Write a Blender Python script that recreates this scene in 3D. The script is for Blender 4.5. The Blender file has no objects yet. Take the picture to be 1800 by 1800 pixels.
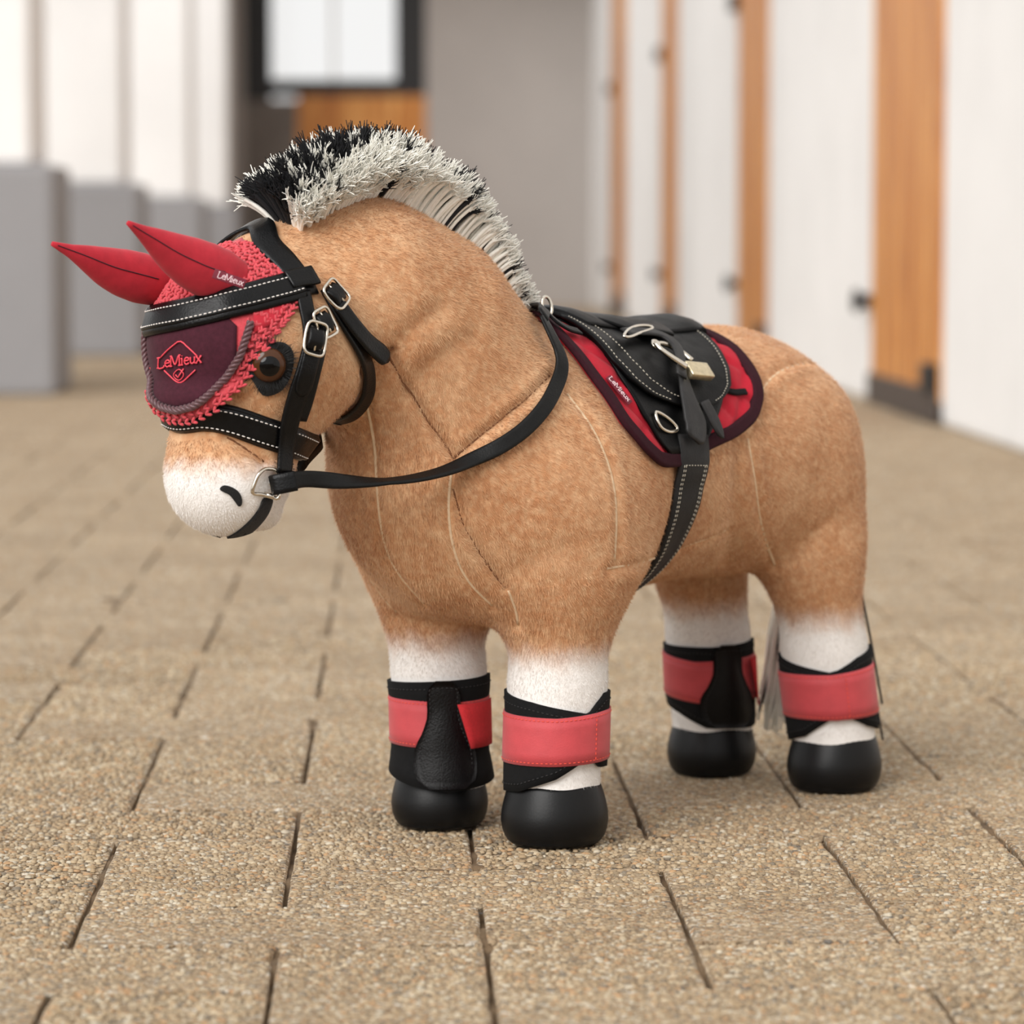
import bpy, bmesh, math, random
import numpy as np
from mathutils import Vector, Matrix
from mathutils.bvhtree import BVHTree
from mathutils.kdtree import KDTree

scene = bpy.context.scene
COL = scene.collection
rng = np.random.default_rng(7)
random.seed(7)

# ------------------------------------------------------------------ camera
FPX, CAMH, HORIZ = 6100.0, 0.339, 420.0        # focal length in px of an 1800 px frame, eye height, horizon row
PITCH = math.atan((900 - HORIZ) / FPX)
cam_d = bpy.data.cameras.new('camera'); cam = bpy.data.objects.new('camera', cam_d); COL.objects.link(cam)
cam.location = (0, 0, CAMH); cam.rotation_euler = (math.pi/2 - PITCH, 0, 0)
cam_d.sensor_width = 36; cam_d.lens = 36*FPX/1800; cam_d.clip_start = 0.05; cam_d.clip_end = 200
cam_d.dof.use_dof = True; cam_d.dof.focus_distance = 1.86; cam_d.dof.aperture_fstop = 9.0
cam_d.dof.aperture_blades = 9
scene.camera = cam

# ------------------------------------------------------------------ world, sun, exposure
world = bpy.data.worlds.new('world'); scene.world = world; world.use_nodes = True
wn = world.node_tree.nodes; wl = world.node_tree.links
bg = wn['Background']
bg.inputs['Color'].default_value = (1.0, 0.995, 0.985, 1); bg.inputs['Strength'].default_value = 0.80
sun_d = bpy.data.lights.new('sun', 'SUN'); sun = bpy.data.objects.new('sun', sun_d); COL.objects.link(sun)
sun_d.energy = 2.7; sun_d.angle = math.radians(42); sun_d.color = (1.0, 0.98, 0.955)
sun.location = (-4, -2, 6)
sun.rotation_euler = Vector((0.48, 0.72, -0.55)).to_track_quat('-Z', 'Y').to_euler()
scene.view_settings.view_transform = 'Standard'; scene.view_settings.look = 'None'
scene.view_settings.exposure = 0.25; scene.view_settings.gamma = 1.0
scene.view_settings.use_curve_mapping = False

# ------------------------------------------------------------------ frames
CF = np.array([0, math.cos(PITCH), -math.sin(PITCH)]); CU = np.array([0, math.sin(PITCH), math.cos(PITCH)]); CR = np.array([1.0, 0, 0])
CAM = np.array([0, 0, CAMH])
def ray(px, py): return CF + CR*((px-900)/FPX) + CU*((900-py)/FPX)
def at(px, py, Z): return CAM + Z*ray(px, py)
def proj(p):
    q = np.asarray(p, float) - CAM; Z = q@CF
    return np.stack([900 + FPX*(q@CR)/Z, 900 - FPX*(q@CU)/Z, Z], -1)

RHO = math.atan((900-690)/FPX)                  # the aisle runs a little to the left of the view
AU = np.array([math.cos(RHO), math.sin(RHO), 0]); AV = np.array([-math.sin(RHO), math.cos(RHO), 0])
def aisle(u, v, z=0.0): return AU*u + AV*v + np.array([0, 0, z])

# ------------------------------------------------------------------ object helpers
def empty(name, loc):
    o = bpy.data.objects.new(name, None); COL.objects.link(o); o.location = Vector(loc); o.empty_display_size = 0.02
    return o
def tag(o, label, cat, group=None):
    o['label'] = label; o['category'] = cat
    if group: o['group'] = group
    return o
def wloc(o):
    v = Vector((0, 0, 0))
    while o is not None: v += o.location; o = o.parent
    return np.array(v)
def mesh_obj(name, verts, faces, mat, parent=None, smooth=True, origin=None, stuff=False):
    """one mesh object from world-space vertices; sits at its parent's base (or at `origin`)"""
    verts = np.asarray(verts, float)
    base = wloc(parent) if parent is not None else (np.array(origin, float) if origin is not None else np.zeros(3))
    me = bpy.data.meshes.new(name)
    me.from_pydata((verts-base).tolist(), [], [tuple(int(i) for i in f) for f in faces]); me.update()
    if smooth: me.polygons.foreach_set('use_smooth', [True]*len(me.polygons))
    if mat: me.materials.append(mat)
    o = bpy.data.objects.new(name, me); COL.objects.link(o)
    if parent is not None: o.parent = parent
    else: o.location = Vector(base)
    if stuff: o['kind'] = 'stuff'
    return o

class MB:
    """collects shapes into one mesh (world space)"""
    def __init__(s): s.v = []; s.f = []; s.n = 0
    def add(s, v, f):
        v = np.asarray(v, float); s.v.append(v); s.f += [tuple(int(i)+s.n for i in q) for q in f]; s.n += len(v)
    def build(s, name, mat, parent=None, smooth=True, origin=None, stuff=False):
        return mesh_obj(name, np.concatenate(s.v), s.f, mat, parent, smooth, origin, stuff)
    def box(s, c, ax, ay, az, hx, hy, hz, bev=0.0):
        """box with optional chamfer; axes are unit vectors, h* half sizes"""
        c = np.asarray(c, float); ax, ay, az = (np.asarray(a, float) for a in (ax, ay, az))
        if bev <= 0:
            L = [(i, j, k) for k in (-1, 1) for j in (-1, 1) for i in (-1, 1)]
            v = [c + ax*i*hx + ay*j*hy + az*k*hz for i, j, k in L]
            F = [(0, 2, 3, 1), (4, 5, 7, 6), (0, 1, 5, 4), (2, 6, 7, 3), (0, 4, 6, 2), (1, 3, 7, 5)]
            if np.dot(np.cross(ax, ay), az) < 0: F = [q[::-1] for q in F]
            s.add(v, F); return
        bm = bmesh.new(); bmesh.ops.create_cube(bm, size=2)
        for q in bm.verts: q.co = Vector((q.co.x*hx, q.co.y*hy, q.co.z*hz))
        bmesh.ops.bevel(bm, geom=bm.edges[:], offset=bev, segments=2, profile=0.6, affect='EDGES')
        M = np.stack([ax, ay, az], 0)
        v = np.array([q.co[:] for q in bm.verts])@M + c
        bm.verts.index_update()
        F = [[q.index for q in f.verts] for f in bm.faces]
        if np.dot(np.cross(ax, ay), az) < 0: F = [q[::-1] for q in F]
        s.add(v, F); bm.free()
    def tube(s, pts, rad, seg=8, closed=False, cap=True, up=None):
        pts = np.asarray(pts, float); n = len(pts)
        rad = np.full(n, rad, float) if np.isscalar(rad) else np.asarray(rad, float)
        if closed: T = np.roll(pts, -1, 0) - np.roll(pts, 1, 0)
        else: T = np.gradient(pts, axis=0)
        T /= np.linalg.norm(T, axis=1)[:, None] + 1e-12
        a = np.array([0, 0, 1.0]) if up is None else np.asarray(up, float)
        if abs(a@T[0]) > 0.95: a = np.array([1.0, 0.2, 0])
        N = np.zeros_like(pts); N[0] = a - T[0]*(a@T[0])
        N[0] /= np.linalg.norm(N[0])
        for i in range(1, n):
            q = N[i-1] - T[i]*(N[i-1]@T[i]); N[i] = q/(np.linalg.norm(q)+1e-12)
        B = np.cross(T, N)
        th = np.linspace(0, 2*np.pi, seg, endpoint=False)
        ring = pts[:, None] + rad[:, None, None]*(N[:, None]*np.cos(th)[None, :, None] + B[:, None]*np.sin(th)[None, :, None])
        F = []
        m = n if closed else n-1
        for i in range(m):
            k = (i+1) % n
            for j in range(seg):
                j2 = (j+1) % seg
                F.append((i*seg+j, i*seg+j2, k*seg+j2, k*seg+j))
        v = ring.reshape(-1, 3)
        if cap and not closed:
            F.append(tuple(range(seg))[::-1]); F.append(tuple((n-1)*seg+j for j in range(seg)))
        s.add(v, F)
    def blob(s, c, ax, ay, az, rx, ry, rz, nu=8, nv=5):
        c = np.asarray(c, float); v = [c - np.asarray(az)*rz]
        for i in range(1, nv):
            ph = -math.pi/2 + math.pi*i/nv
            for j in range(nu):
                th = 2*math.pi*j/nu
                v.append(c + np.asarray(ax)*rx*math.cos(ph)*math.cos(th) + np.asarray(ay)*ry*math.cos(ph)*math.sin(th) + np.asarray(az)*rz*math.sin(ph))
        v.append(c + np.asarray(az)*rz); F = []
        for j in range(nu): F.append((0, 1+(j+1) % nu, 1+j))
        for i in range(nv-2):
            for j in range(nu):
                a = 1+i*nu; F.append((a+j, a+(j+1) % nu, a+nu+(j+1) % nu, a+nu+j))
        top = len(v)-1; a = 1+(nv-2)*nu
        for j in range(nu): F.append((a+j, a+(j+1) % nu, top))
        if np.dot(np.cross(ax, ay), az) < 0: F = [q[::-1] for q in F]
        s.add(v, F)

def unit(v): v = np.asarray(v, float); return v/(np.linalg.norm(v)+1e-12)
def resample(pts, n, closed=False):
    """Catmull-Rom through the points, n points evenly along the length"""
    P = np.asarray(pts, float)
    if closed: Q = np.concatenate([P[-1:], P, P[:2]])
    else: Q = np.concatenate([2*P[:1]-P[1:2], P, 2*P[-1:]-P[-2:-1]])
    out = []
    for i in range(1, len(Q)-2):
        t = np.linspace(0, 1, 24, endpoint=False)[:, None]
        a, b, c, d = Q[i-1], Q[i], Q[i+1], Q[i+2]
        out.append(0.5*((2*b) + (-a+c)*t + (2*a-5*b+4*c-d)*t**2 + (-a+3*b-3*c+d)*t**3))
    out.append(Q[-2][None]); out = np.concatenate(out)
    L = np.concatenate([[0], np.cumsum(np.linalg.norm(np.diff(out, axis=0), axis=1))])
    s = np.linspace(0, L[-1], n, endpoint=not closed)
    return np.stack([np.interp(s, L, out[:, k]) for k in range(out.shape[1])], -1)
def plen(P): return float(np.linalg.norm(np.diff(np.asarray(P, float), axis=0), axis=1).sum())

# ------------------------------------------------------------------ materials
def srgb(r, g, b):
    f = lambda c: (c/255/12.92) if c/255 <= 0.04045 else ((c/255+0.055)/1.055)**2.4
    return (f(r), f(g), f(b), 1)
class NT:
    def __init__(s, name):
        s.m = bpy.data.materials.new(name); s.m.use_nodes = True; s.t = s.m.node_tree
        s.b = s.t.nodes['Principled BSDF']
    def n(s, typ, **kw):
        q = s.t.nodes.new(typ)
        for k, v in kw.items():
            if k in q.inputs: q.inputs[k].default_value = v
            else: setattr(q, k, v)
        return q
    def l(s, a, b): s.t.links.new(a, b)
    def set(s, **kw):
        for k, v in kw.items(): s.b.inputs[k.replace('_', ' ')].default_value = v
        return s
    def coord(s): return s.n('ShaderNodeTexCoord').outputs['Object']
    def noise(s, scale, detail=3, rough=0.55, vec=None, dist=0.0):
        q = s.n('ShaderNodeTexNoise'); q.inputs['Scale'].default_value = scale; q.inputs['Detail'].default_value = detail
        q.inputs['Roughness'].default_value = rough; q.inputs['Distortion'].default_value = dist
        s.l(vec if vec is not None else s.coord(), q.inputs['Vector']); return q
    def ramp(s, fac, stops, interp='LINEAR'):
        q = s.n('ShaderNodeValToRGB'); r = q.color_ramp; r.interpolation = interp
        while len(r.elements) < len(stops): r.elements.new(0.5)
        for e, (p, c) in zip(r.elements, stops): e.position = p; e.color = c
        s.l(fac, q.inputs['Fac']); return q.outputs['Color']
    def mix(s, fac, a, b, typ='MIX'):
        q = s.n('ShaderNodeMix'); q.data_type = 'RGBA'; q.blend_type = typ
        for k, v in ((0, fac), (6, a), (7, b)):
            if hasattr(v, 'is_linked') or isinstance(v, bpy.types.NodeSocket): s.l(v, q.inputs[k])
            else: q.inputs[k].default_value = v
        return q.outputs[2]
    def bump(s, h, strength, dist, prev=None):
        q = s.n('ShaderNodeBump'); q.inputs['Strength'].default_value = strength; q.inputs['Distance'].default_value = dist
        s.l(h, q.inputs['Height'])
        if prev is not None: s.l(prev, q.inputs['Normal'])
        s.l(q.outputs['Normal'], s.b.inputs['Normal']); return q.outputs['Normal']
    def math(s, op, a, b=0.5):
        q = s.n('ShaderNodeMath'); q.operation = op
        for k, v in ((0, a), (1, b)):
            if isinstance(v, bpy.types.NodeSocket): s.l(v, q.inputs[k])
            else: q.inputs[k].default_value = v
        return q.outputs[0]
def simple(name, col, rough=0.6, metal=0.0, noise=0.0, nscale=200, bump=0.0, bscale=800, bdist=0.0006, sheen=0.0, coat=0.0, spec=0.5):
    t = NT(name); t.set(Roughness=rough, Metallic=metal, Base_Color=col)
    t.b.inputs['Specular IOR Level'].default_value = spec
    if sheen: t.set(Sheen_Weight=sheen, Sheen_Roughness=0.5)
    if coat: t.set(Coat_Weight=coat, Coat_Roughness=0.25)
    if noise:
        q = t.noise(nscale, 4)
        lo = tuple(c*(1-noise) for c in col[:3])+(1,); hi = tuple(min(1, c*(1+noise)) for c in col[:3])+(1,)
        t.l(t.ramp(q.outputs['Fac'], [(0.3, lo), (0.7, hi)]), t.b.inputs['Base Color'])
    if bump: t.bump(t.noise(bscale, 4).outputs['Fac'], bump, bdist)
    return t.m
# ================================================================== THE SETTING
def mat_paver():
    t = NT('exposed_aggregate'); c = t.coord()
    geo = t.n('ShaderNodeNewGeometry').outputs['Position']
    v1 = t.n('ShaderNodeTexVoronoi'); v1.inputs['Scale'].default_value = 260; t.l(geo, v1.inputs['Vector'])
    v2 = t.n('ShaderNodeTexVoronoi'); v2.inputs['Scale'].default_value = 430; t.l(geo, v2.inputs['Vector'])
    sep = t.n('ShaderNodeSeparateColor'); t.l(v1.outputs['Color'], sep.inputs['Color'])
    sep2 = t.n('ShaderNodeSeparateColor'); t.l(v2.outputs['Color'], sep2.inputs['Color'])
    stops = [(0.0, srgb(206, 184, 154)), (0.18, srgb(194, 168, 134)), (0.36, srgb(222, 206, 180)), (0.50, srgb(182, 158, 128)),
             (0.64, srgb(164, 146, 122)), (0.74, srgb(206, 164, 122)), (0.81, srgb(126, 120, 112)), (0.86, srgb(230, 222, 206)), (0.94, srgb(150, 132, 108))]
    c1 = t.ramp(sep.outputs['Red'], stops, 'CONSTANT'); c2 = t.ramp(sep2.outputs['Green'], stops, 'CONSTANT')
    n1 = t.noise(120, 3, vec=geo)
    f = t.ramp(n1.outputs['Fac'], [(0.45, (0, 0, 0, 1)), (0.55, (1, 1, 1, 1))])
    col = t.mix(f, c1, c2)
    # sandy cement between the grains and broad dirt
    e = t.n('ShaderNodeTexVoronoi'); e.feature = 'DISTANCE_TO_EDGE'; e.inputs['Scale'].default_value = 260; t.l(geo, e.inputs['Vector'])
    ef = t.ramp(e.outputs['Distance'], [(0.0, (1, 1, 1, 1)), (0.16, (0, 0, 0, 1))])
    col = t.mix(t.math('MULTIPLY', ef, 0.45), col, srgb(120, 100, 76))
    d = t.noise(7, 5, 0.6, vec=geo); df = t.ramp(d.outputs['Fac'], [(0.35, (0.86, 0.84, 0.82, 1)), (0.62, (1, 1, 1, 1))])
    col = t.mix(1.0, col, df, 'MULTIPLY')
    d2 = t.noise(34, 4, 0.65, vec=geo); df2 = t.ramp(d2.outputs['Fac'], [(0.30, (0.84, 0.83, 0.82, 1)), (0.5, (1, 1, 1, 1))])
    col = t.mix(1.0, col, df2, 'MULTIPLY')
    oi = t.n('ShaderNodeObjectInfo').outputs['Random']
    col = t.mix(1.0, col, t.ramp(oi, [(0, (0.92, 0.91, 0.90, 1)), (1, (1, 1, 1, 1))]), 'MULTIPLY')
    t.l(col, t.b.inputs['Base Color']); t.set(Roughness=0.85); t.b.inputs['Specular IOR Level'].default_value = 0.25
    h = t.math('ADD', t.math('MULTIPLY', v1.outputs['Distance'], -0.8), t.math('MULTIPLY', t.noise(520, 4, vec=geo).outputs['Fac'], 0.9))
    h = t.math('ADD', h, t.math('MULTIPLY', sep.outputs['Blue'], 0.35))
    t.bump(h, 1.0, 0.0034)
    return t.m
M_PAVER = mat_paver()
M_SAND = simple('joint_sand', srgb(104, 84, 60), 0.95, noise=0.35, nscale=60, bump=0.6, bscale=500, bdist=0.002)

floor = MB()
floor.box(aisle(0, 9, -0.0115), AU, AV, (0, 0, 1), 9, 13, 0.004)
# swept sand in the joints, uneven
gu, gv = np.arange(-0.75, 0.85, 0.005), np.arange(1.3, 4.2, 0.005)
UU, VV = np.meshgrid(gu, gv, indexing='ij')
def gnoise(P, s, seed):
    r = np.random.default_rng(seed); out = np.zeros(len(P))
    for _ in range(9):
        k = r.normal(size=2); k = k/np.linalg.norm(k)*s*(0.5+r.random()); out += np.sin(P@k + r.random()*6.28)
    return out/3
Q = np.stack([UU.ravel(), VV.ravel()], -1)
hz_ = -0.0034 + 0.0016*np.clip(gnoise(Q, 38, 3), -1.6, 1.6) + 0.0008*gnoise(Q, 150, 4)
hz_ = np.clip(hz_, -0.0074, -0.0004)
nu_, nv_ = UU.shape; idx = np.arange(nu_*nv_).reshape(nu_, nv_)
floor.add(Q[:, :1]*AU + Q[:, 1:]*AV + hz_[:, None]*np.array([0, 0, 1.0]), np.stack([idx[:-1, :-1], idx[1:, :-1], idx[1:, 1:], idx[:-1, 1:]], -1).reshape(-1, 4))
floor = floor.build('floor', M_SAND, smooth=False); floor['kind'] = 'structure'

U0, V0, PS, JT = 0.044, 2.15, 0.1, 0.0011        # joint grid of the herringbone
def paver_mesh(seed):
    """concrete block with a slightly worn, uneven arris"""
    r = np.random.default_rng(seed); hx, hy = PS-JT, PS/2-JT; O = []
    for k in range(8): O.append((-hx+2*hx*k/8, -hy))
    for k in range(4): O.append((hx, -hy+2*hy*k/4))
    for k in range(8): O.append((hx-2*hx*k/8, hy))
    for k in range(4): O.append((-hx, hy-2*hy*k/4))
    O = np.array(O); n = len(O); c = np.abs(O)
    inw = -np.sign(O)*np.stack([c[:, 0] > hx-1e-6, c[:, 1] > hy-1e-6], -1)
    ch = 0.0016*np.clip(r.gamma(2.0, 0.5, n), 0.25, 2.6)[:, None]
    rings = [np.c_[O+inw*0.0, np.full(n, -0.02)], np.c_[O+inw*0.25*ch, -0.9*ch[:, 0]], np.c_[O+inw*ch*1.1, np.zeros(n)-0.0002]]
    V = np.concatenate(rings); F = [(i*n+k, i*n+(k+1) % n, (i+1)*n+(k+1) % n, (i+1)*n+k) for i in range(2) for k in range(n)]; F.append(tuple(2*n+k for k in range(n)))
    me = bpy.data.meshes.new('paver'); me.from_pydata(V.tolist(), [], F); me.update(); me.materials.append(M_PAVER); return me
PMS = [paver_mesh(s) for s in range(8)]
cells = []
for i in range(-75, 60):
    for j in range(-8, 165):
        k = (i-j) % 4
        # column i lies between grid lines i-1 and i; the joint line right of column i is crossed when k == 0
        if k == 0: cu, cv, hz = U0 + i*PS, V0 + (j+0.5)*PS, True
        elif k == 2: cu, cv, hz = U0 + (i-0.5)*PS, V0 + (j)*PS, False
        else: continue
        p = aisle(cu, cv); q = proj(p)
        if cv < 0.9 or cv > 17.6 or cu < -5 or cu > 1.4: continue
        inv = (-140 < q[0] < 1940) and (q[1] < 1990)
        cells.append((cv, cu, hz, inv))
cells.sort()
def cell_vec(hz): return (AU, AV) if hz else (AV, -AU)
near = [c for c in cells if c[3]][:300]; nearset = set((c[0], c[1]) for c in near)
for cv, cu, hz, inv in near:
    o = bpy.data.objects.new('paver', PMS[random.randrange(8)]); COL.objects.link(o); o.parent = floor
    ax, ay = cell_vec(hz); z = random.uniform(-0.0007, 0.0006)
    R = Matrix(((ax[0], ay[0], 0), (ax[1], ay[1], 0), (0, 0, 1))).to_4x4()
    tilt = Matrix.Rotation(random.gauss(0, 0.003), 4, 'X') @ Matrix.Rotation(random.gauss(0, 0.002), 4, 'Y')
    o.matrix_world = Matrix.Translation(Vector(aisle(cu, cv, z))) @ R @ tilt
fb = MB()
for cv, cu, hz, inv in cells:
    if (cv, cu) in nearset: continue
    ax, ay = cell_vec(hz)
    c = aisle(cu, cv, -0.02 + random.uniform(-0.0007, 0.0006))
    fb.box(c, ax, ay, (0, 0, 1), PS-JT, PS/2-JT, 0.02)
fb.build('paver_field', M_PAVER, floor, smooth=False, stuff=True)

# ---- exposed stones standing proud of the nearest blocks
def mat_stone():
    t = NT('stone_grains'); a = t.n('ShaderNodeAttribute'); a.attribute_name = 'stone'
    geo = t.n('ShaderNodeNewGeometry').outputs['Position']
    d = t.noise(7, 5, 0.6, vec=geo); df = t.ramp(d.outputs['Fac'], [(0.35, (0.86, 0.84, 0.82, 1)), (0.62, (1, 1, 1, 1))])
    n = t.noise(900, 3, vec=geo); nf = t.ramp(n.outputs['Fac'], [(0.3, (0.82, 0.81, 0.80, 1)), (0.7, (1, 1, 1, 1))])
    t.l(t.mix(1.0, t.mix(1.0, a.outputs['Color'], df, 'MULTIPLY'), nf, 'MULTIPLY'), t.b.inputs['Base Color']); t.set(Roughness=0.7)
    t.b.inputs['Specular IOR Level'].default_value = 0.3; return t.m
PAL = [((206, 184, 154), 18), ((194, 168, 134), 18), ((222, 206, 180), 14), ((182, 158, 128), 14), ((164, 146, 122), 10), ((206, 164, 122), 7), ((126, 120, 112), 5), ((230, 222, 206), 8), ((150, 132, 108), 6)]
def stones():
    r = np.random.default_rng(17); st = 0.0033
    g = np.stack(np.meshgrid(np.arange(-0.55, 0.65, st), np.arange(1.36, 3.1, st), indexing='ij'), -1).reshape(-1, 2); g = g + r.normal(0, st*0.34, g.shape)
    W = g[:, :1]*AU + g[:, 1:]*AV; q = proj(W); g = g[(q[:, 0] > -170) & (q[:, 0] < 1970) & (q[:, 1] < 2000)]
    i = np.floor((g[:, 0]-U0)/PS).astype(int)+1; j = np.floor((g[:, 1]-V0)/PS).astype(int); k = (i-j) % 4; hzm = k < 2
    cu = np.where(hzm, U0+np.where(k == 0, i, i-1)*PS, U0+(i-0.5)*PS); cv = np.where(hzm, V0+(j+0.5)*PS, V0+np.where(k == 2, j, j+1)*PS)
    hx = np.where(hzm, PS, PS/2)-JT; hy = np.where(hzm, PS/2, PS)-JT
    e = np.minimum(hx-np.abs(g[:, 0]-cu), hy-np.abs(g[:, 1]-cv)); keep = (e > 0.0022+0.0012*r.random(len(g))) & (r.random(len(g)) < np.interp(g[:, 1], [2.2, 3.1], [0.72, 0.0])); g = g[keep]; n = len(g)
    rad = r.uniform(0.0012, 0.0024, n); hgt = rad*r.uniform(0.16, 0.46, n); th0 = r.uniform(0, 6.28, n); el = r.uniform(0.65, 1.35, n)
    V = np.zeros((n, 11, 3)); m = 5
    for a in range(m):
        th = th0 + 2*np.pi*a/m + r.normal(0, 0.15, n); c, s_ = np.cos(th), np.sin(th); rr = rad*r.uniform(0.85, 1.15, n)
        for off, f, zz in ((a, 1.0, -0.0006), (m+a, 0.74, None)):
            x, y = g[:, 0]+rr*f*c*el, g[:, 1]+rr*f*s_/el; z = np.full(n, zz) if zz is not None else hgt*r.uniform(0.55, 0.85, n)
            V[:, off] = x[:, None]*AU + y[:, None]*AV + z[:, None]*np.array([0, 0, 1.0])
    V[:, 10] = g[:, :1]*AU + g[:, 1:]*AV + hgt[:, None]*np.array([0, 0, 1.0])
    T = []
    for a in range(m):
        b = (a+1) % m; T += [(a, b, m+b), (a, m+b, m+a), (m+a, m+b, 10)]
    T = np.array(T); F = (np.arange(n)[:, None, None]*11 + T[None]).reshape(-1, 3)
    me = bpy.data.meshes.new('stone_grains'); nf = len(F); me.vertices.add(n*11); me.loops.add(nf*3); me.polygons.add(nf)
    me.vertices.foreach_set('co', V.astype(np.float32).ravel()); me.loops.foreach_set('vertex_index', F.astype(np.int32).ravel())
    me.polygons.foreach_set('loop_start', np.arange(0, nf*3, 3, dtype=np.int32)); me.update(calc_edges=True)
    me.polygons.foreach_set('use_smooth', np.ones(nf, bool)); me.materials.append(mat_stone())
    w = np.array([p for _, p in PAL], float); pick = r.choice(len(PAL), n, p=w/w.sum()); C = np.array([srgb(*c)[:3] for c, _ in PAL])[pick]*r.uniform(0.9, 1.08, (n, 1)); C = (C*0.74 + C.mean(0)*0.26)*0.76*np.array([1.0, 0.985, 0.93])
    at_ = me.attributes.new('stone', 'FLOAT_COLOR', 'POINT'); at_.data.foreach_set('color', np.concatenate([np.repeat(C, 11, 0), np.ones((n*11, 1))], 1).astype(np.float32).ravel())
    o = bpy.data.objects.new('stone_grains', me); COL.objects.link(o); o.parent = floor; o['kind'] = 'stuff'
stones()

# ---- walls
def mat_render(name, col, sc=3.0):
    t = NT(name); q = t.noise(sc, 5, 0.6)
    lo = tuple(c*0.93 for c in col[:3])+(1,)
    t.l(t.ramp(q.outputs['Fac'], [(0.35, lo), (0.65, col)]), t.b.inputs['Base Color'])
    t.set(Roughness=0.8); t.bump(t.noise(140, 4).outputs['Fac'], 0.25, 0.002); return t.m
M_WHITE = mat_render('white_render', srgb(228, 227, 226))
M_GREY = mat_render('grey_plinth_paint', srgb(138, 137, 139))
M_END = mat_render('end_wall_paint', srgb(164, 157, 152))
M_CANOPY = mat_render('canopy_boards', srgb(170, 162, 150))
def mat_wood():
    t = NT('honey_wood'); mp = t.n('ShaderNodeMapping'); t.l(t.coord(), mp.inputs['Vector']); mp.inputs['Scale'].default_value = (9, 9, 1.0)
    q = t.noise(2.2, 6, 0.6, vec=mp.outputs['Vector'], dist=0.8)
    t.l(t.ramp(q.outputs['Fac'], [(0.36, srgb(158, 92, 36)), (0.5, srgb(192, 124, 56)), (0.64, srgb(220, 162, 92))]), t.b.inputs['Base Color'])
    t.set(Roughness=0.45); return t.m
M_WOOD = mat_wood()
M_DKMETAL = simple('dark_iron', srgb(48, 46, 46), 0.45, 0.7, noise=0.2, nscale=30)
M_KICK = simple('dark_kick_plate', srgb(66, 56, 50), 0.6, noise=0.2, nscale=20)
M_BLACKPAINT = simple('black_paint', srgb(22, 22, 24), 0.5, noise=0.2, nscale=15)

def struct(mb, name, mat, smooth=False):
    o = mb.build(name, mat, smooth=smooth); o['kind'] = 'structure'; return o
ZU = np.array([0, 0, 1.0])
RW, WALLH, VEND = 1.0, 2.96, 17.4
# right wall: piers with stable doors set back between them
doors = [(6.29, 7.20), (9.24, 10.02), (12.2, 12.86), (14.9, 15.8)]
edges = [0.4] + [x for d in doors for x in d] + [VEND+0.2]
wr = MB()
for k in range(0, len(edges), 2):
    a, b = edges[k], edges[k+1]
    wr.box(aisle(RW+0.2, (a+b)/2, WALLH/2), AU, AV, ZU, 0.2, (b-a)/2, WALLH/2, 0.012)
for a, b in doors:                                # lintel above each door
    wr.box(aisle(RW+0.2, (a+b)/2, 2.55), AU, AV, ZU, 0.199, (b-a)/2+0.01, 0.35)
wall_right = struct(wr, 'wall_right', M_WHITE)
for k, (a, b) in enumerate(doors):
    c = aisle(RW+0.045, (a+b)/2, 1.1)
    dm = MB(); dm.box(c, AU, AV, ZU, 0.02, (b-a)/2, 1.1)
    d = dm.build('door_%d' % (k+1), M_WOOD, smooth=False, origin=aisle(RW+0.045, (a+b)/2, 0)); d['kind'] = 'structure'
    n = max(4, int(round((b-a)/0.14))); w = (b-a)/n
    for i in range(n):
        pb = MB(); pb.box(aisle(RW+0.003, a+w*(i+0.5), 1.12), AU, AV, ZU, 0.008, w/2-0.003, 1.08, 0.004)
        pb.build('board', M_WOOD, d, smooth=False)
    kb = MB(); kb.box(aisle(RW-0.008, (a+b)/2, 0.032), AU, AV, ZU, 0.006, (b-a)/2-0.004, 0.030, 0.003)
    kb.build('kick_plate', M_KICK, d, smooth=False)
    lb = MB(); lb.box(aisle(RW-0.014, a+0.06, 0.085), AU, AV, ZU, 0.012, 0.05, 0.026, 0.004)
    lb.build('floor_hinge', M_DKMETAL, d, smooth=False)
    # ring latch on the pier edge
    hb = MB(); hb.box(aisle(RW-0.010, b+0.05, 0.21), AU, AV, ZU, 0.010, 0.04, 0.014, 0.003)
    hb.tube(resample([aisle(RW-0.03, b+0.05+0.02*math.cos(q), 0.21+0.02*math.sin(q)) for q in np.linspace(0, 2*np.pi, 9)[:-1]], 16, True), 0.007, 6, closed=True)
    hb.build('latch', M_DKMETAL, d)
    hb = MB(); hb.box(aisle(RW-0.012, b+0.06, 1.0+0.02), AU, AV, ZU, 0.012, 0.06, 0.024, 0.004)
    hb.build('bolt', M_DKMETAL, d)
# far end wall with a half-glazed door
ew = MB()
dl, dr, dtop = -0.735, 0.17, 2.1
for a, b, z0, z1 in ((-6, dl, 0, WALLH), (dr, RW+0.4, 0, WALLH), (dl, dr, dtop, WALLH)):
    ew.box(aisle((a+b)/2, VEND+0.1, (z0+z1)/2), AU, AV, ZU, (b-a)/2, 0.1, (z1-z0)/2)
wall_far = struct(ew, 'wall_far', M_END)
dk = MB(); V1 = VEND+0.06
wz0, wz1, wl, wr_ = 1.13, 1.98, -0.60, 0.02      # glazed opening
dk.box(aisle((dl+wl)/2, V1, dtop/2), AU, AV, ZU, (wl-dl)/2, 0.03, dtop/2)
dk.box(aisle((dr+wr_)/2, V1, dtop/2), AU, AV, ZU, (dr-wr_)/2, 0.03, dtop/2)
dk.box(aisle((wl+wr_)/2, V1, (wz1+dtop)/2), AU, AV, ZU, (wr_-wl)/2, 0.03, (dtop-wz1)/2)
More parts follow.
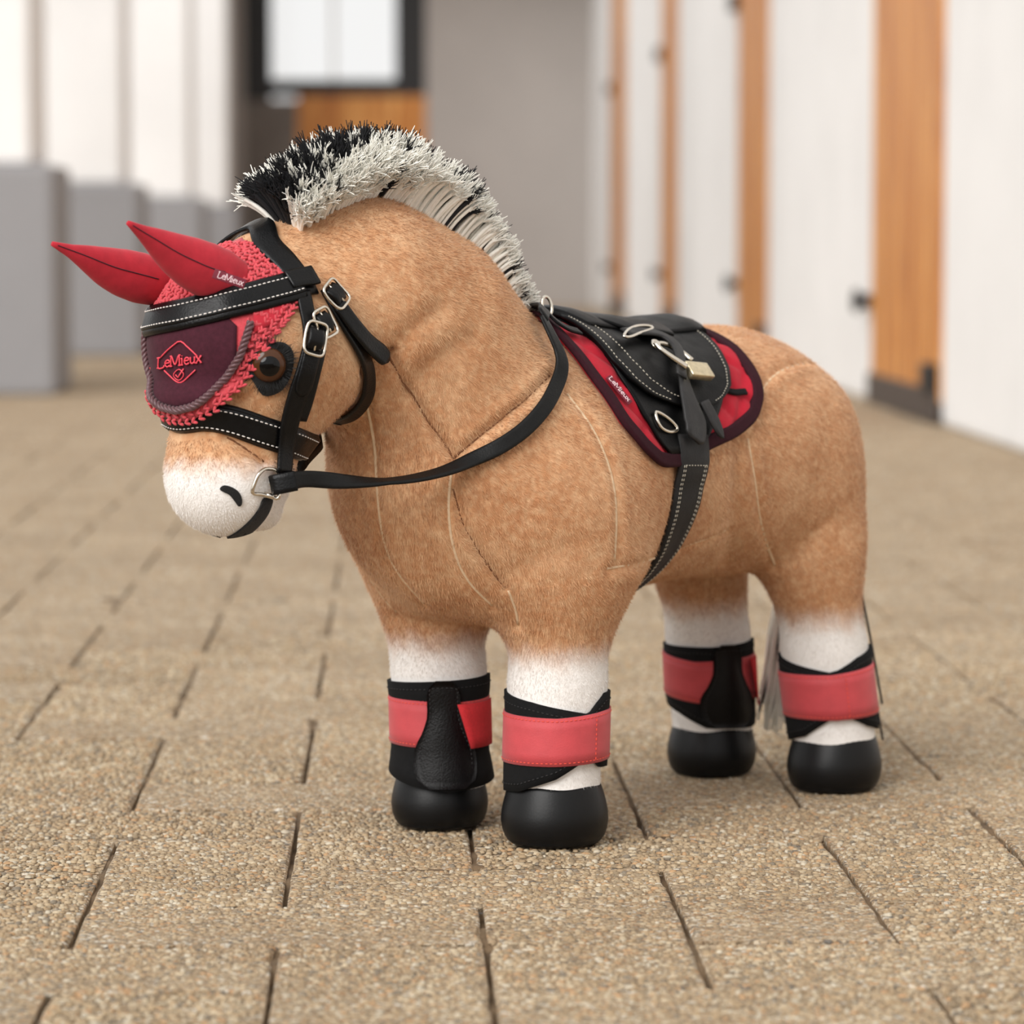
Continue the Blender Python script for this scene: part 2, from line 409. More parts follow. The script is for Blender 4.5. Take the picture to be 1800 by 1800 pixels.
dk.box(aisle((wl+wr_)/2, V1, wz0-0.04), AU, AV, ZU, (wr_-wl)/2, 0.03, 0.04)
door_end = struct(dk, 'door_5', M_BLACKPAINT)
wm = wl+0.13
pb = MB(); pb.box(aisle((wm+dr)/2, V1, (wz0-0.08)/2), AU, AV, ZU, (dr-wm)/2, 0.036, (wz0-0.08)/2)
pb.build('panel', M_WOOD, door_end, smooth=False)
pb = MB(); pb.box(aisle((dl+wm)/2, V1, (wz0-0.10)/2), AU, AV, ZU, (wm-dl)/2, 0.036, (wz0-0.10)/2)
pb.build('panel', simple('taupe_paint', srgb(112, 104, 98), 0.7, noise=0.1, nscale=8), door_end, smooth=False)
def mat_glass():
    t = NT('pane_glass'); tr = t.n('ShaderNodeBsdfTransparent'); gl = t.n('ShaderNodeBsdfGlossy'); gl.inputs['Roughness'].default_value = 0.05
    mx = t.n('ShaderNodeMixShader'); mx.inputs[0].default_value = 0.08
    t.l(tr.outputs[0], mx.inputs[1]); t.l(gl.outputs[0], mx.inputs[2]); t.l(mx.outputs[0], t.t.nodes['Material Output'].inputs['Surface']); return t.m
M_GLASS = mat_glass()
for i in range(2):
    g = MB(); g.box(aisle(wl+(wr_-wl)*(i+0.5)/2, V1, (wz0+wz1)/2), AU, AV, ZU, (wr_-wl)/4-0.008, 0.003, (wz1-wz0)/2)
    g.build('pane', M_GLASS, door_end, smooth=False)
g = MB(); g.box(aisle((wl+wr_)/2, V1, (wz0+wz1)/2), AU, AV, ZU, 0.010, 0.012, (wz1-wz0)/2)
g.build('glazing_bar', simple('white_paint', srgb(230, 230, 228), 0.5, noise=0.05), door_end, smooth=False)
# left side: cross walls with grey painted plinths, open between them
for k, (v, depth) in enumerate(((7.55, 0.40), (10.1, 0.40), (13.4, 0.5), (16.5, 0.5))):
    a, b = (-1.55, -1.75, -2.1, -2.4)[k], -0.73
    w = MB(); w.box(aisle((a+b-0.05)/2, v+depth/2, (0.5+WALLH)/2), AU, AV, ZU, (b-a-0.05)/2, depth/2-0.02, (WALLH-0.5)/2, 0.015)
    w = struct(w, 'wall_left_%d' % (k+1), M_WHITE)
    p = MB(); p.box(aisle((a+b)/2, v+depth/2, 0.25), AU, AV, ZU, (b-a)/2, depth/2, 0.25, 0.015)
    p.build('plinth', M_GREY, w, smooth=False)
c = MB(); c.box(aisle(-0.5, VEND-0.4, 2.25), AU, AV, ZU, 1.5, 0.5, 0.05)  # unseen canopy, added to shade the top of the end wall
struct(c, 'shade_canopy_1', M_CANOPY)
# ================================================================== THE PONY: one implicit body, meshed once
PO = np.array([-0.007, 1.962, 0.0])                       # ground point between the fore hooves
PFW = unit([-0.661, -0.750, 0]); PLF = np.array([-PFW[1], PFW[0], 0])
def pony(x, y, z): return PO + PFW*x + PLF*y + np.array([0, 0, 1.0])*z      # forward, left, up
PM3 = np.stack([PFW, PLF, [0, 0, 1.0]], 0)
def to_world(L): return np.asarray(L)@PM3 + PO
def to_local(W): return (np.asarray(W)-PO)@PM3.T
HYAW = math.radians(40)
HFW = np.array([-math.cos(HYAW), -math.sin(HYAW), 0]); HLF = np.array([-HFW[1], HFW[0], 0])
HO = np.array([-0.135, 1.835, 0.0])
def head(a, b, c): return HO + HFW*a + HLF*b + np.array([0, 0, 1.0])*c
HM3 = np.stack([HFW, HLF, [0, 0, 1.0]], 0)
def to_head(W): return (np.asarray(W)-HO)@HM3.T
def hl(a, b, c): return to_local(head(a, b, c))

class Prim: pass
PR = []
def ell(c, r, R=None, k=0.02, frame=None):
    PR.append(('e', np.array(c, float), np.array(r, float), R, k))
def cone(a, b, r1, r2, k=0.02, sy=1.0, ydir=(0, 1, 0)):
    PR.append(('c', np.array(a, float), np.array(b, float), r1, r2, k, sy, np.array(ydir, float)))
def eval_prim(p, q):
    if q[0] == 'e':
        d = p - q[1]
        if q[3] is not None: d = d@q[3]
        r = q[2]; k0 = np.sqrt(((d/r)**2).sum(-1)); k1 = np.sqrt(((d/(r*r))**2).sum(-1)) + 1e-9
        return k0*(k0-1)/k1
    _, a, b, r1, r2, k, sy, yd = q
    if sy != 1.0:
        sc = lambda v: v + (v@yd)[..., None]*yd*(1/sy-1)
        p, a, b = sc(p), sc(a), sc(b)
    ba = b-a; pa = p-a; h = np.clip(pa@ba/(ba@ba), 0, 1)
    return np.sqrt(((pa - h[..., None]*ba)**2).sum(-1)) - (r1+(r2-r1)*h)
def smin(d, e, k):
    h = np.maximum(k-np.abs(d-e), 0)/k; return np.minimum(d, e) - h*h*k*0.25
def field(p):
    d = None; g = None
    for i, q in enumerate(PR):
        e = eval_prim(p, q); k = q[4] if q[0] == 'e' else q[5]
        if i < NBODY: d = e if d is None else smin(d, e, k)
        else: g = e if g is None else smin(g, e, k)
    return smin(d, g, 0.009)
def rotz(a): c, s = math.cos(a), math.sin(a); return np.array([[c, -s, 0], [s, c, 0], [0, 0, 1.0]])
def roty(a): c, s = math.cos(a), math.sin(a); return np.array([[c, 0, s], [0, 1.0, 0], [-s, 0, c]])

HIND = -0.257
# torso
ell((-0.10, 0, 0.208), (0.150, 0.079, 0.073), k=0.03)
ell((0.004, 0, 0.205), (0.104, 0.080, 0.083), k=0.035)           # chest
ell((-0.207, 0, 0.212), (0.075, 0.075, 0.071), k=0.04)           # rump
# neck
cone((0.016, 0, 0.215), (0.072, -0.001, 0.283), 0.070, 0.056, 0.03, 0.94)
cone((0.072, -0.001, 0.285), (0.112, -0.003, 0.306), 0.056, 0.048, 0.03, 0.88)
cone((0.112, -0.003, 0.306), hl(-0.016, 0, 0.311), 0.048, 0.037, 0.03, 0.90)
# shoulders and fore legs
for y in (1, -1):
    yo = 0.0 if y > 0 else 0.004
    ell((0.0, 0.052*y, 0.175), (0.046, 0.034, 0.060), k=0.03)
    cone((0.002, (0.046+yo)*y, 0.145), (0.0, (0.0432+yo)*y, 0.086), 0.0318, 0.0256, 0.016)
    cone((0.0, (0.0432+yo)*y, 0.086), (0.002, 0.0432*y, 0.03), 0.0252, 0.0258, 0.010)
    ell((HIND+0.024, 0.045*y, 0.185), (0.040, 0.031, 0.068), k=0.016)
    cone((HIND+0.020, 0.044*y, 0.15), (HIND+0.007, 0.0455*y, 0.086), 0.030, 0.0244, 0.016)
    cone((HIND+0.007, 0.0455*y, 0.086), (HIND, 0.048*y, 0.03), 0.0242, 0.0252, 0.010)
NBODY = len(PR)
# head (head frame -> pony frame)
RH = (PM3@HM3.T)                                                   # columns: head axes in pony frame
def hell(c, r, pitch=0.0, k=0.02): ell(hl(*c), r, RH@roty(pitch), k)
hell((0.000, 0, 0.286), (0.056, 0.045, 0.050), 0.15, k=0.025)      # cranium
hell((-0.016, 0, 0.278), (0.044, 0.044, 0.041), 0.0, k=0.02)       # cheeks
cone(hl(0.006, 0, 0.275), hl(0.017, 0, 0.222), 0.044, 0.031, 0.02, 0.92, RH[:, 1])
hell((0.019, 0, 0.215), (0.033, 0.032, 0.030), 0.5, k=0.015)       # muzzle
hell((0.0065, 0, 0.2005), (0.0185, 0.021, 0.0105), -0.80, k=0.005)      # lower lip

def surface_nets(lo, hi, h):
    ax = [np.arange(lo[i], hi[i]+h, h) for i in range(3)]
    X = np.stack(np.meshgrid(*ax, indexing='ij'), -1); sh = X.shape[:3]
    D = field(X.reshape(-1, 3)).reshape(sh); ins = D < 0
    cnt = sum(ins[a:sh[0]-1+a, b:sh[1]-1+b, c:sh[2]-1+c].astype(np.int8) for a in (0, 1) for b in (0, 1) for c in (0, 1))
    act = (cnt > 0) & (cnt < 8)
    idx = -np.ones(act.shape, int); idx[act] = np.arange(act.sum())
    V = X[:-1, :-1, :-1][act] + h/2
    F = []
    def quads(axis):
        a = [slice(None)]*3; b = [slice(None)]*3
        a[axis] = slice(0, sh[axis]-1); b[axis] = slice(1, sh[axis])
        A, B = ins[tuple(a)], ins[tuple(b)]
        o1, o2 = [x for x in range(3) if x != axis]
        I = np.argwhere(A != B); fl = A[tuple(I.T)]
        I0 = I.copy(); I1 = I.copy(); I1[:, o1] -= 1; I2 = I1.copy(); I2[:, o2] -= 1; I3 = I.copy(); I3[:, o2] -= 1
        Q = np.stack([idx[tuple(i.T)] for i in (I0, I1, I2, I3)], -1)
        flip = fl if axis != 1 else ~fl
        Q[flip] = Q[flip][:, ::-1]
        return Q
    F = np.concatenate([quads(k) for k in range(3)])
    return V, F[:, ::-1]
def grad(p, e=1e-4):
    g = np.stack([field(p+np.eye(3)[i]*e)-field(p-np.eye(3)[i]*e) for i in range(3)], -1)
    return g/(np.linalg.norm(g, axis=1)[:, None]+1e-12)
def snap(V, it=3):
    for _ in range(it): V = V - grad(V)*np.clip(field(V), -0.004, 0.004)[:, None]
    return V
BV, BF = surface_nets(np.array([-0.35, -0.13, -0.006]), np.array([0.29, 0.13, 0.38]), 0.0042)
BV = snap(BV, 4)
def relax(V, F, it=2, lam=0.5):
    for _ in range(it):
        S = np.zeros_like(V); C = np.zeros(len(V))
        for a in range(4):
            np.add.at(S, F[:, a], V[F[:, (a+1) % 4]]); np.add.at(S, F[:, a], V[F[:, (a+3) % 4]]); np.add.at(C, F[:, a], 2)
        V = V + lam*(S/C[:, None]-V)
    return V
BV = snap(relax(BV, BF, 2), 2)
def subdivide(V, F):
    E = np.concatenate([np.stack([F[:, a], F[:, (a+1) % 4]], -1) for a in range(4)])
    Es = np.sort(E, 1); U, inv = np.unique(Es, axis=0, return_inverse=True); inv = inv.reshape(-1)
    nf = len(F); nv = len(V)
    em = (V[U[:, 0]]+V[U[:, 1]])/2; fc = V[F].mean(1)
    V2 = np.concatenate([V, em, fc]); e = [nv+inv[a*nf:(a+1)*nf] for a in range(4)]; c = nv+len(U)+np.arange(nf)
    F2 = np.concatenate([np.stack([F[:, a], e[a], c, e[(a+3) % 4]], -1) for a in range(4)])
    return V2, F2
BV, BF = subdivide(BV, BF); BV = snap(BV, 1)
BW = to_world(BV)
BODY_BVH = BVHTree.FromPolygons([Vector(v) for v in BW], [tuple(f) for f in BF.tolist()])
def hit(px, py, soft=True):
    """where the sight line through a photo pixel meets the pony's coat"""
    d = Vector(ray(px, py)).normalized(); r = BODY_BVH.ray_cast(Vector(CAM), d)
    if r[0] is None:
        if not soft: return None
        Z = np.linspace(1.70, 2.3, 121); P = CAM + Z[:, None]*ray(px, py)
        return near_surf(P[np.argmin(field(to_local(P)))])[0]
    return np.array(r[0])
def hit_off(px, py, L):
    """point on the sight line that clears the coat by L"""
    Z = np.linspace(1.66, 2.25, 600); P = CAM + Z[:, None]*ray(px, py); f = field(to_local(P)); k = np.where(f < L)[0]
    if len(k) == 0: return P[np.argmin(f)]
    i = k[0]; 
    if i == 0: return P[0]
    t = (f[i-1]-L)/(f[i-1]-f[i]+1e-12); return P[i-1] + (P[i]-P[i-1])*t
def near_surf(p):
    r = BODY_BVH.find_nearest(Vector(p)); return np.array(r[0]), np.array(r[1])
def smooth_normal(p):
    return grad(to_local(np.asarray(p)[None]))[0]@PM3
TACK = []                                     # meshes lying on the coat; the pile is pressed flat below them
def tk_(o): TACK.append(o); return o
# ------------------------------------------------------------------ surface helpers
def seam_path(px, n=None):
    pts = []
    for q in resample(np.array(px, float), max(12, int(plen(px)/9))):
        h = hit(*q, soft=False)
        if h is not None: pts.append(h)
    return np.array(pts)
def mirror_pony(P): L = to_local(P); L[:, 1] *= -1; return to_world(L)
def mirror_head(P): H = to_head(np.atleast_2d(P)); H[:, 1] *= -1; return H@HM3 + HO
def push_out(P, m, it=5):
    """move points that lie inside the coat out to a clearance m"""
    P = np.asarray(P, float).copy()
    for _ in range(it): P += normals_at(P)*np.clip(m-field(to_local(P)), 0, 0.006)[:, None]
    return P
def reproject(P): return np.array([near_surf(p)[0] for p in P])
def normals_at(P): return grad(to_local(np.asarray(P)))@PM3

def smooth_path(P, it=3):
    P = P.copy()
    for _ in range(it): P[1:-1] = (P[:-2]+2*P[1:-1]+P[2:])/4
    return P
# ------------------------------------------------------------------ seams: sewn grooves in the coat
DARK_SEAMS = [[(686, 622), (720, 690), (760, 752), (797, 803)], [(799, 806), (845, 765), (910, 715), (970, 658)],
              [(797, 860), (815, 930), (850, 985), (888, 1036)], [(400, 769), (432, 787), (464, 812)],
              [(640, 648), (668, 630), (690, 622)]]
PALE_SEAMS = [[(640, 690), (655, 780), (662, 880), (680, 980), (745, 1062)], [(797, 810), (788, 880), (795, 960), (820, 1020), (865, 1066)],
              [(998, 690), (1045, 755), (1075, 830), (1085, 910), (1082, 985)], [(1316, 770), (1330, 850), (1340, 930), (1362, 995)],
              [(1336, 690), (1362, 655), (1398, 640), (1425, 638)],
              [(1068, 1000), (1140, 985), (1215, 960), (1285, 935)], [(592, 905), (606, 950), (632, 995)], [(893, 1040), (905, 1070), (910, 1100)]]
seam_lines = [(s, d) for s, d in [(seam_path(p), True) for p in DARK_SEAMS] + [(seam_path(p), False) for p in PALE_SEAMS] if len(s) > 4]
allp = np.concatenate([s for s, _ in seam_lines]); deep = np.concatenate([np.full(len(s), 0.0026 if d else 0.0013) for s, d in seam_lines])
kd = KDTree(len(allp))
for i, p in enumerate(allp): kd.insert(Vector(p), i)
kd.balance()
BN = grad(BV)@PM3
bare = np.concatenate([resample(q, int(plen(q)/0.0008)+2) for q, d in seam_lines]); KBARE = KDTree(len(bare))
for i, p in enumerate(bare): KBARE.insert(Vector(p), i)
KBARE.balance()
disp = np.zeros(len(BW))
lo, hi = allp.min(0)-0.01, allp.max(0)+0.01
cand = np.where(((BW > lo) & (BW < hi)).all(1))[0]
for i in cand:
    co, k, d = kd.find(Vector(BW[i]))
    if d < 0.011: disp[i] -= deep[k]*math.exp(-(d/0.0034)**2) - 0.0007*math.exp(-((d-0.006)/0.003)**2)
# soft dents and folds of the stuffing
def vnoise(P, s, seed):
    r = np.random.default_rng(seed); out = np.zeros(len(P))
    for _ in range(7):
        k = unit(r.normal(size=3))*s*(0.6+0.8*r.random()); out += np.sin(P@k + r.random()*6.28)
    return out/7
disp += 0.0011*vnoise(BW, 85, 1) + 0.0005*vnoise(BW, 210, 2)
for px, depth, wdt in (([(705, 700), (760, 640), (830, 590)], 0.0022, 0.007), ([(690, 620), (730, 575), (770, 545)], 0.003, 0.007), ([(1302, 790), (1298, 880), (1280, 990)], 0.0030, 0.008),
                       ([(690, 1085), (760, 1098), (830, 1100)], 0.0022, 0.006), ([(1390, 985), (1425, 945), (1455, 915)], 0.0018, 0.006), ([(900, 1010), (960, 975), (1010, 960)], 0.0014, 0.008)):
    L = seam_path(px)
    for i in np.where((np.abs(BW-L.mean(0)) < 0.1).all(1))[0]:
        d = np.sqrt(((L-BW[i])**2).sum(1)).min()
        if d < 0.02: disp[i] -= depth*math.exp(-(d/wdt)**2)
BW = BW + BN*disp[:, None]
BODY_BVH = BVHTree.FromPolygons([Vector(v) for v in BW], [tuple(f) for f in BF.tolist()])

# ------------------------------------------------------------------ coat colour
def smoothstep(a, b, x): t = np.clip((x-a)/(b-a), 0, 1); return t*t*(3-2*t)
def whiteness(W):
    """bleached legs and muzzle, part of the plush itself"""
    n = vnoise(W, 420, 5)*0.004 + vnoise(W, 900, 6)*0.002
    z = W[:, 2] + n; L = to_local(W); H = to_head(W)
    legs = smoothstep(0.120, 0.097, z)*(L[:, 0] < 0.075)
    m = (H[:, 0] > -0.035) & (np.abs(H[:, 1]) < 0.06) & (W[:, 2] < 0.27) & (L[:, 0] > 0.115)
    c = H[:, 2] + 0.10*(0.03-H[:, 0])*(H[:, 0] < 0.03) + n
    muz = smoothstep(0.2285, 0.2125, c)*m
    return np.maximum(legs, muz)
def mat_plush(name, fur=False):
    t = NT(name); c = t.coord()
    at_ = t.n('ShaderNodeAttribute'); at_.attribute_name = 'coat'
    sp = t.n('ShaderNodeSeparateColor'); t.l(at_.outputs['Color'], sp.inputs['Color'])
    n1 = t.noise(26, 4, 0.6, vec=c); n2 = t.noise(230, 3, 0.6, vec=c)
    tan = t.ramp(n1.outputs['Fac'], [(0.28, srgb(186, 130, 88)), (0.5, srgb(202, 150, 108)), (0.72, srgb(216, 172, 132))])
    tan = t.mix(t.ramp(n2.outputs['Fac'], [(0.42, (0, 0, 0, 1)), (0.75, (0.55, 0.55, 0.55, 1))]), tan, srgb(232, 198, 158))
    col = t.mix(sp.outputs['Red'], tan, srgb(238, 234, 230))
    if fur: col = t.mix(1.0, col, t.ramp(sp.outputs['Green'], [(0, (0.80, 0.78, 0.76, 1)), (1, (1.0, 1.0, 1.0, 1))]), 'MULTIPLY')
    t.l(col, t.b.inputs['Base Color']); t.set(Roughness=0.75, Sheen_Weight=0.25, Sheen_Roughness=0.4)
    t.b.inputs['Specular IOR Level'].default_value = 0.25
    if not fur: t.bump(t.noise(900, 4, vec=c).outputs['Fac'], 0.5, 0.0008)
    return t.m
M_PLUSH = mat_plush('plush_coat'); M_FUR = mat_plush('plush_pile', True)

PONY = empty('toy_pony', PO)
tag(PONY, 'tan plush toy pony with white muzzle, white legs and black hooves on the paving', 'toy pony')
body = mesh_obj('body', BW, BF, M_PLUSH, PONY)
def set_coat(o, W, green=None):
    w = whiteness(W); a = o.data.attributes.new('coat', 'FLOAT_COLOR', 'POINT')
    g = np.ones(len(W)) if green is None else green
    a.data.foreach_set('color', np.stack([w, g, np.zeros(len(W)), np.ones(len(W))], -1).astype(np.float32).ravel())
set_coat(body, BW)
M_SEAMPALE = simple('pale_backing_cloth', srgb(222, 194, 160), 0.9, noise=0.1)
M_SEAMDARK = simple('brown_sewing_thread', srgb(120, 76, 46), 0.9, noise=0.15)
for s, d in seam_lines:
    for m in ((s, mirror_pony(s)) if to_local(s)[:, 0].mean() < 0.06 and to_local(s)[:, 1].mean() > 0.04 else (s,)):
        P = smooth_path(reproject(smooth_path(m, 4)), 4); P = P + normals_at(P)*(-0.00025 if d else -0.00025)
        mb = MB(); mb.tube(resample(P, max(8, int(plen(P)/0.003))), 0.0006 if d else 0.0010, 6)
        mb.build('seam', M_SEAMDARK if d else M_SEAMPALE, PONY)

# ------------------------------------------------------------------ hooves
M_HOOF = simple('black_vinyl', srgb(11, 11, 12), 0.42, noise=0.12, nscale=90, bump=0.12, bscale=700, bdist=0.0005, spec=0.28)
HOOFS = [((0.002, 0.0432), 0.0302, 0.0345), ((0.002, -0.0445), 0.0280, 0.0325), ((HIND, 0.048), 0.0292, 0.0345), ((HIND, -0.048), 0.0283, 0.0335)]
for (x, y), R, H in HOOFS:
    c = pony(x, y, 0); prof = [(0.0, 0.0), (0.64, 0.0), (0.79, 0.03), (0.885, 0.095), (0.882, 0.108), (0.925, 0.15), (0.975, 0.27), (1.0, 0.42), (0.99, 0.56), (0.955, 0.71), (0.91, 0.86), (0.875, 0.95), (0.85, 1.0), (0.80, 1.0), (0.6, 0.97), (0.0, 0.9)]
    seg = 40; V = []; F = []
    for r, z in prof:
        for k in range(seg):
            th = 2*np.pi*k/seg; toe = 1+0.05*max(0, math.cos(th))*(1-z)
            V.append(c + PFW*R*r*math.cos(th)*toe + PLF*R*r*math.sin(th) + np.array([0, 0, z*H + (0.0005*math.sin(5*th+x*90) if 0.8 < z else 0)]))
    for i in range(len(prof)-1):
        for k in range(seg): F.append((i*seg+k, i*seg+(k+1) % seg, (i+1)*seg+(k+1) % seg, (i+1)*seg+k))
    mesh_obj('hoof', V, F, M_HOOF, PONY)

# ------------------------------------------------------------------ face: eyes, nostrils, mouth
M_FELT = simple('black_plush', srgb(16, 15, 16), 0.95, noise=0.3, nscale=900, bump=0.8, bscale=1500, bdist=0.001, sheen=0.1)
M_EYEBROWN = simple('brown_eye_plastic', srgb(70, 40, 20), 0.14, noise=0.15, nscale=100, spec=0.35)
M_EYEBLACK = simple('black_eye_plastic', srgb(5, 5, 6), 0.08, noise=0.1, nscale=100, spec=0.3)
def felt_patch(outline_px, off, thick, name, mat, parent, mirror=True):
    """flat cut piece lying on the coat: fan of rings from its outline to its centre"""
    O = resample(np.array(outline_px, float), 40, True); cen = O.mean(0); rings = []
    for f in (1.0, 0.97, 0.75, 0.5, 0.25, 0.02):
        pts = np.array([hit(*(cen+(o-cen)*f)) for o in O]); rings.append(pts)
    out = []
    for mir in ((False, True) if mirror else (False,)):
        V = []
        for f, pts in zip((1.0, 0.97, 0.75, 0.5, 0.25, 0.02), rings):
            P = reproject(mirror_head(pts)) if mir else pts
            N = normals_at(P); V.append(P + N*(-0.0005 if f == 1.0 else off+thick))
        V = np.concatenate(V); n = len(O); F = []
        for i in range(len(rings)-1):
            for k in range(n):
                q = (i*n+k, i*n+(k+1) % n, (i+1)*n+(k+1) % n, (i+1)*n+k); F.append(q if mir else q[::-1])
        a, b, c_ = V[F[2*n+1][0]], V[F[2*n+1][1]], V[F[2*n+1][2]]
        if np.cross(b-a, c_-b)@normals_at(V[:1])[0] < 0: F = [q[::-1] for q in F]
        out.append(tk_(mesh_obj(name, V, F, mat, parent)))
    return out
felt_patch([(434, 640), (442, 622), (462, 612), (478, 602), (500, 602), (515, 620), (512, 655), (494, 686), (464, 696), (448, 676), (438, 660)], 0.0004, 0.0012, 'eye_patch', M_FELT, PONY)
e0 = hit(472, 641)
for mir in (0, 1):
    p = e0 if not mir else mirror_head(e0)[0]; p = near_surf(p)[0]; n = normals_at(p[None])[0]
    n = unit(n + HFW*0.10); ax = unit(np.cross([0, 0, 1], n)); ay = np.cross(n, ax)
    mb = MB(); mb.blob(p+n*0.0012, ax, ay, n, 0.0090, 0.0090, 0.0042, 28, 12); eye = tk_(mb.build('eye', M_EYEBROWN, PONY))
    mb = MB(); mb.blob(p+n*0.0020, ax, ay, n, 0.0068, 0.0068, 0.0042, 28, 12); mb.build('pupil', M_EYEBLACK, eye)
    mb = MB(); r = np.random.default_rng(3)
    for k in range(170):
        th = r.uniform(0, 2*np.pi); d = ax*math.cos(th)+ay*math.sin(th); b0 = p + d*r.uniform(0.0092, 0.0125) + n*0.0010
        mb.tube(np.array([b0, b0+d*0.003+n*0.0010, b0+d*r.uniform(0.002, 0.0065)+n*0.0016+r.normal(0, 0.001, 3)]), [0.00016, 0.00013, 0.00005], 3)
    mb.build('eyelash', M_FELT, PONY, stuff=True)
felt_patch([(386, 859), (393, 853), (405, 855), (417, 862), (424, 872), (425, 885), (419, 889), (412, 880), (403, 869), (393, 864)], 0.0002, 0.0010, 'nostril', M_FELT, PONY)
felt_patch([(398, 945), (415, 935), (438, 915), (455, 893), (462, 876), (478, 873), (474, 893), (462, 913), (440, 935), (415, 950), (403, 951)], 0.0003, 0.0010, 'mouth', M_FELT, PONY)

# ------------------------------------------------------------------ mane and tail: cotton yarn
M_YARN = simple('cream_cotton_yarn', srgb(252, 248, 238), 0.9, noise=0.05, nscale=500, sheen=0.5)
M_YARNB = simple('black_cotton_yarn', srgb(20, 20, 24), 0.85, noise=0.3, nscale=500, bump=0.5, bscale=1500, bdist=0.0005)
def crest_point(x):
    r = BODY_BVH.ray_cast(Vector(to_world(np.array([x, -0.003*min(1, max(0, x/0.1)), 0.45]))), Vector((0, 0, -1))); return np.array(r[0])
def yarn(mb, p0, d0, d1, length, rad, r, fray=6, frl=0.007):
    t = np.linspace(0, 1, 6)[:, None]
    pts = p0 + length*(d0*(t-0.5*t*t) + d1*(0.5*t*t))
    mb.tube(pts, np.linspace(rad*1.0, rad*0.95, 6), 5, cap=False)
    d = unit(pts[-1]-pts[-2]); e = pts[-1]
    for _ in range(fray):
        q = unit(d + r.normal(0, 0.27, 3)); L = frl*r.uniform(0.5, 1.2); s = e + r.normal(0, rad*0.5, 3) - d*0.0015
        mb.tube(np.array([s, s+q*L*0.5, s+q*L+r.normal(0, 0.0006, 3)]), [0.00045, 0.00036, 0.00024], 3, cap=False)
mw, mk = MB(), MB(); r = np.random.default_rng(11)
XF, XR = 0.166, -0.013
UP = np.array([0, 0, 1.0])
ROWS = 92
for i in range(ROWS):
    for j in range(11):
        v = (j-5)/5
        uu = np.clip(i/(ROWS-1) + r.normal(0, 0.006), 0, 1); x = XF + (XR-XF)*uu
        base = crest_point(x); wb = 0.0110*(1-0.45*uu)
        p0 = base + PLF*v*wb + r.normal(0, 0.0006, 3); p0 = near_surf(p0)[0] - UP*0.001
        lean = np.interp(uu, [0, 0.10, 0.28, 0.45, 0.6, 0.8, 1.0], [0.70, 0.50, 0.18, -0.12, -0.38, -0.50, -0.45])
        L = np.interp(uu, [0, 0.06, 0.2, 0.42, 0.62, 0.74, 0.86, 0.95, 1.0], [0.027, 0.033, 0.036, 0.039, 0.038, 0.031, 0.026, 0.018, 0.011])
        side = np.interp(uu, [0, 0.3, 0.45, 0.6, 1], [1.2, 1.4, 0.95, 0.6, 0.6])
        clump = 0.16*math.sin(uu*70+v*3) + 0.10*math.sin(uu*131+1+v*5)
        d0 = unit(UP + PFW*lean + PLF*v*0.50); d1 = unit(UP*(1-0.45*abs(v)) + PFW*(lean*1.3+clump+0.10*r.normal()) + PLF*(v*side+0.10*r.normal()))
        L *= 0.84*(1.0 - np.interp(uu, [0, 0.4, 0.6], [0.16, 0.20, 0.26])*abs(v)**2)*(1+r.normal(0, 0.06))
        spots = ((0.02, -0.1, 0.045, 0.75), (0.22, 0.05, 0.055, 0.45), (0.115, 0.25, 0.018, 0.5), (0.16, 0.55, 0.014, 0.2), (0.31, 0.2, 0.018, 0.4), (0.655, 0.3, 0.03, 0.5), (0.44, 0.0, 0.17, 0.24), (0.07, 0.55, 0.016, 0.25), (0.60, -0.2, 0.02, 0.4))
        black = any(((uu-a)/wa)**2+((v-b)/wb_)**2 < 1 for a, b, wa, wb_ in spots) or (abs(v) < 0.12 and uu < 0.9) or r.random() < (0.03 if uu < 0.5 else 0.08)
        if black and abs(v) < 0.3: L *= 1.04
        if uu > 0.45 and not black and r.random() < 0.12: continue
        yarn(mk if black else mw, p0, d0, d1, L, 0.0013, r, 12, 0.0080)
        if uu < 0.44 and v > 0.1:                 # shorter cut ends fanning out over the side
            for _ in range(2):
                f = r.uniform(0.35, 0.85); dd = unit(UP*0.75 + PFW*(lean+clump+0.12*r.normal()) + PLF*(0.55+0.75*v+0.12*r.normal()))
                yarn(mk if (black and r.random() < 0.6) else mw, p0, unit(d0+PLF*0.3), dd, L*f, 0.0012, r, 11, 0.0080)
mane = mw.build('mane', M_YARN, PONY, stuff=True); mane['label'] = 'upright cream cotton yarn mane'
mk.build('mane_stripe', M_YARNB, PONY, stuff=True)
tw, tk = MB(), MB()
for i in range(150):
    a = r.uniform(-1, 1); dark = r.random() < 0.05
    stray = i < 2
    p0 = to_world(np.array([-0.262+r.normal(0, 0.003), a*0.006, 0.238+r.normal(0, 0.004)]))
    sy = 0.053 if stray else -0.020+a*0.022+r.normal(0, 0.003)
    dark = dark or stray
    e = to_world(np.array([-0.300+r.normal(0, 0.004), sy, r.uniform(0.022, 0.05)]))
    m1 = to_world(np.array([-0.288, a*0.010, 0.232])); m2 = to_world(np.array([-0.302+r.normal(0, 0.003), sy*0.5+r.normal(0, 0.002), 0.15]))
    P = resample(np.array([p0, m1, m2, (m2+e)/2+PLF*r.normal(0, 0.003), e]), 16)
    (tk if dark else tw).tube(P, np.linspace(0.0012, 0.0008, 16), 4)
tw.build('tail', M_YARN, PONY, stuff=True); tk.build('tail_core', M_YARNB, PONY, stuff=True)
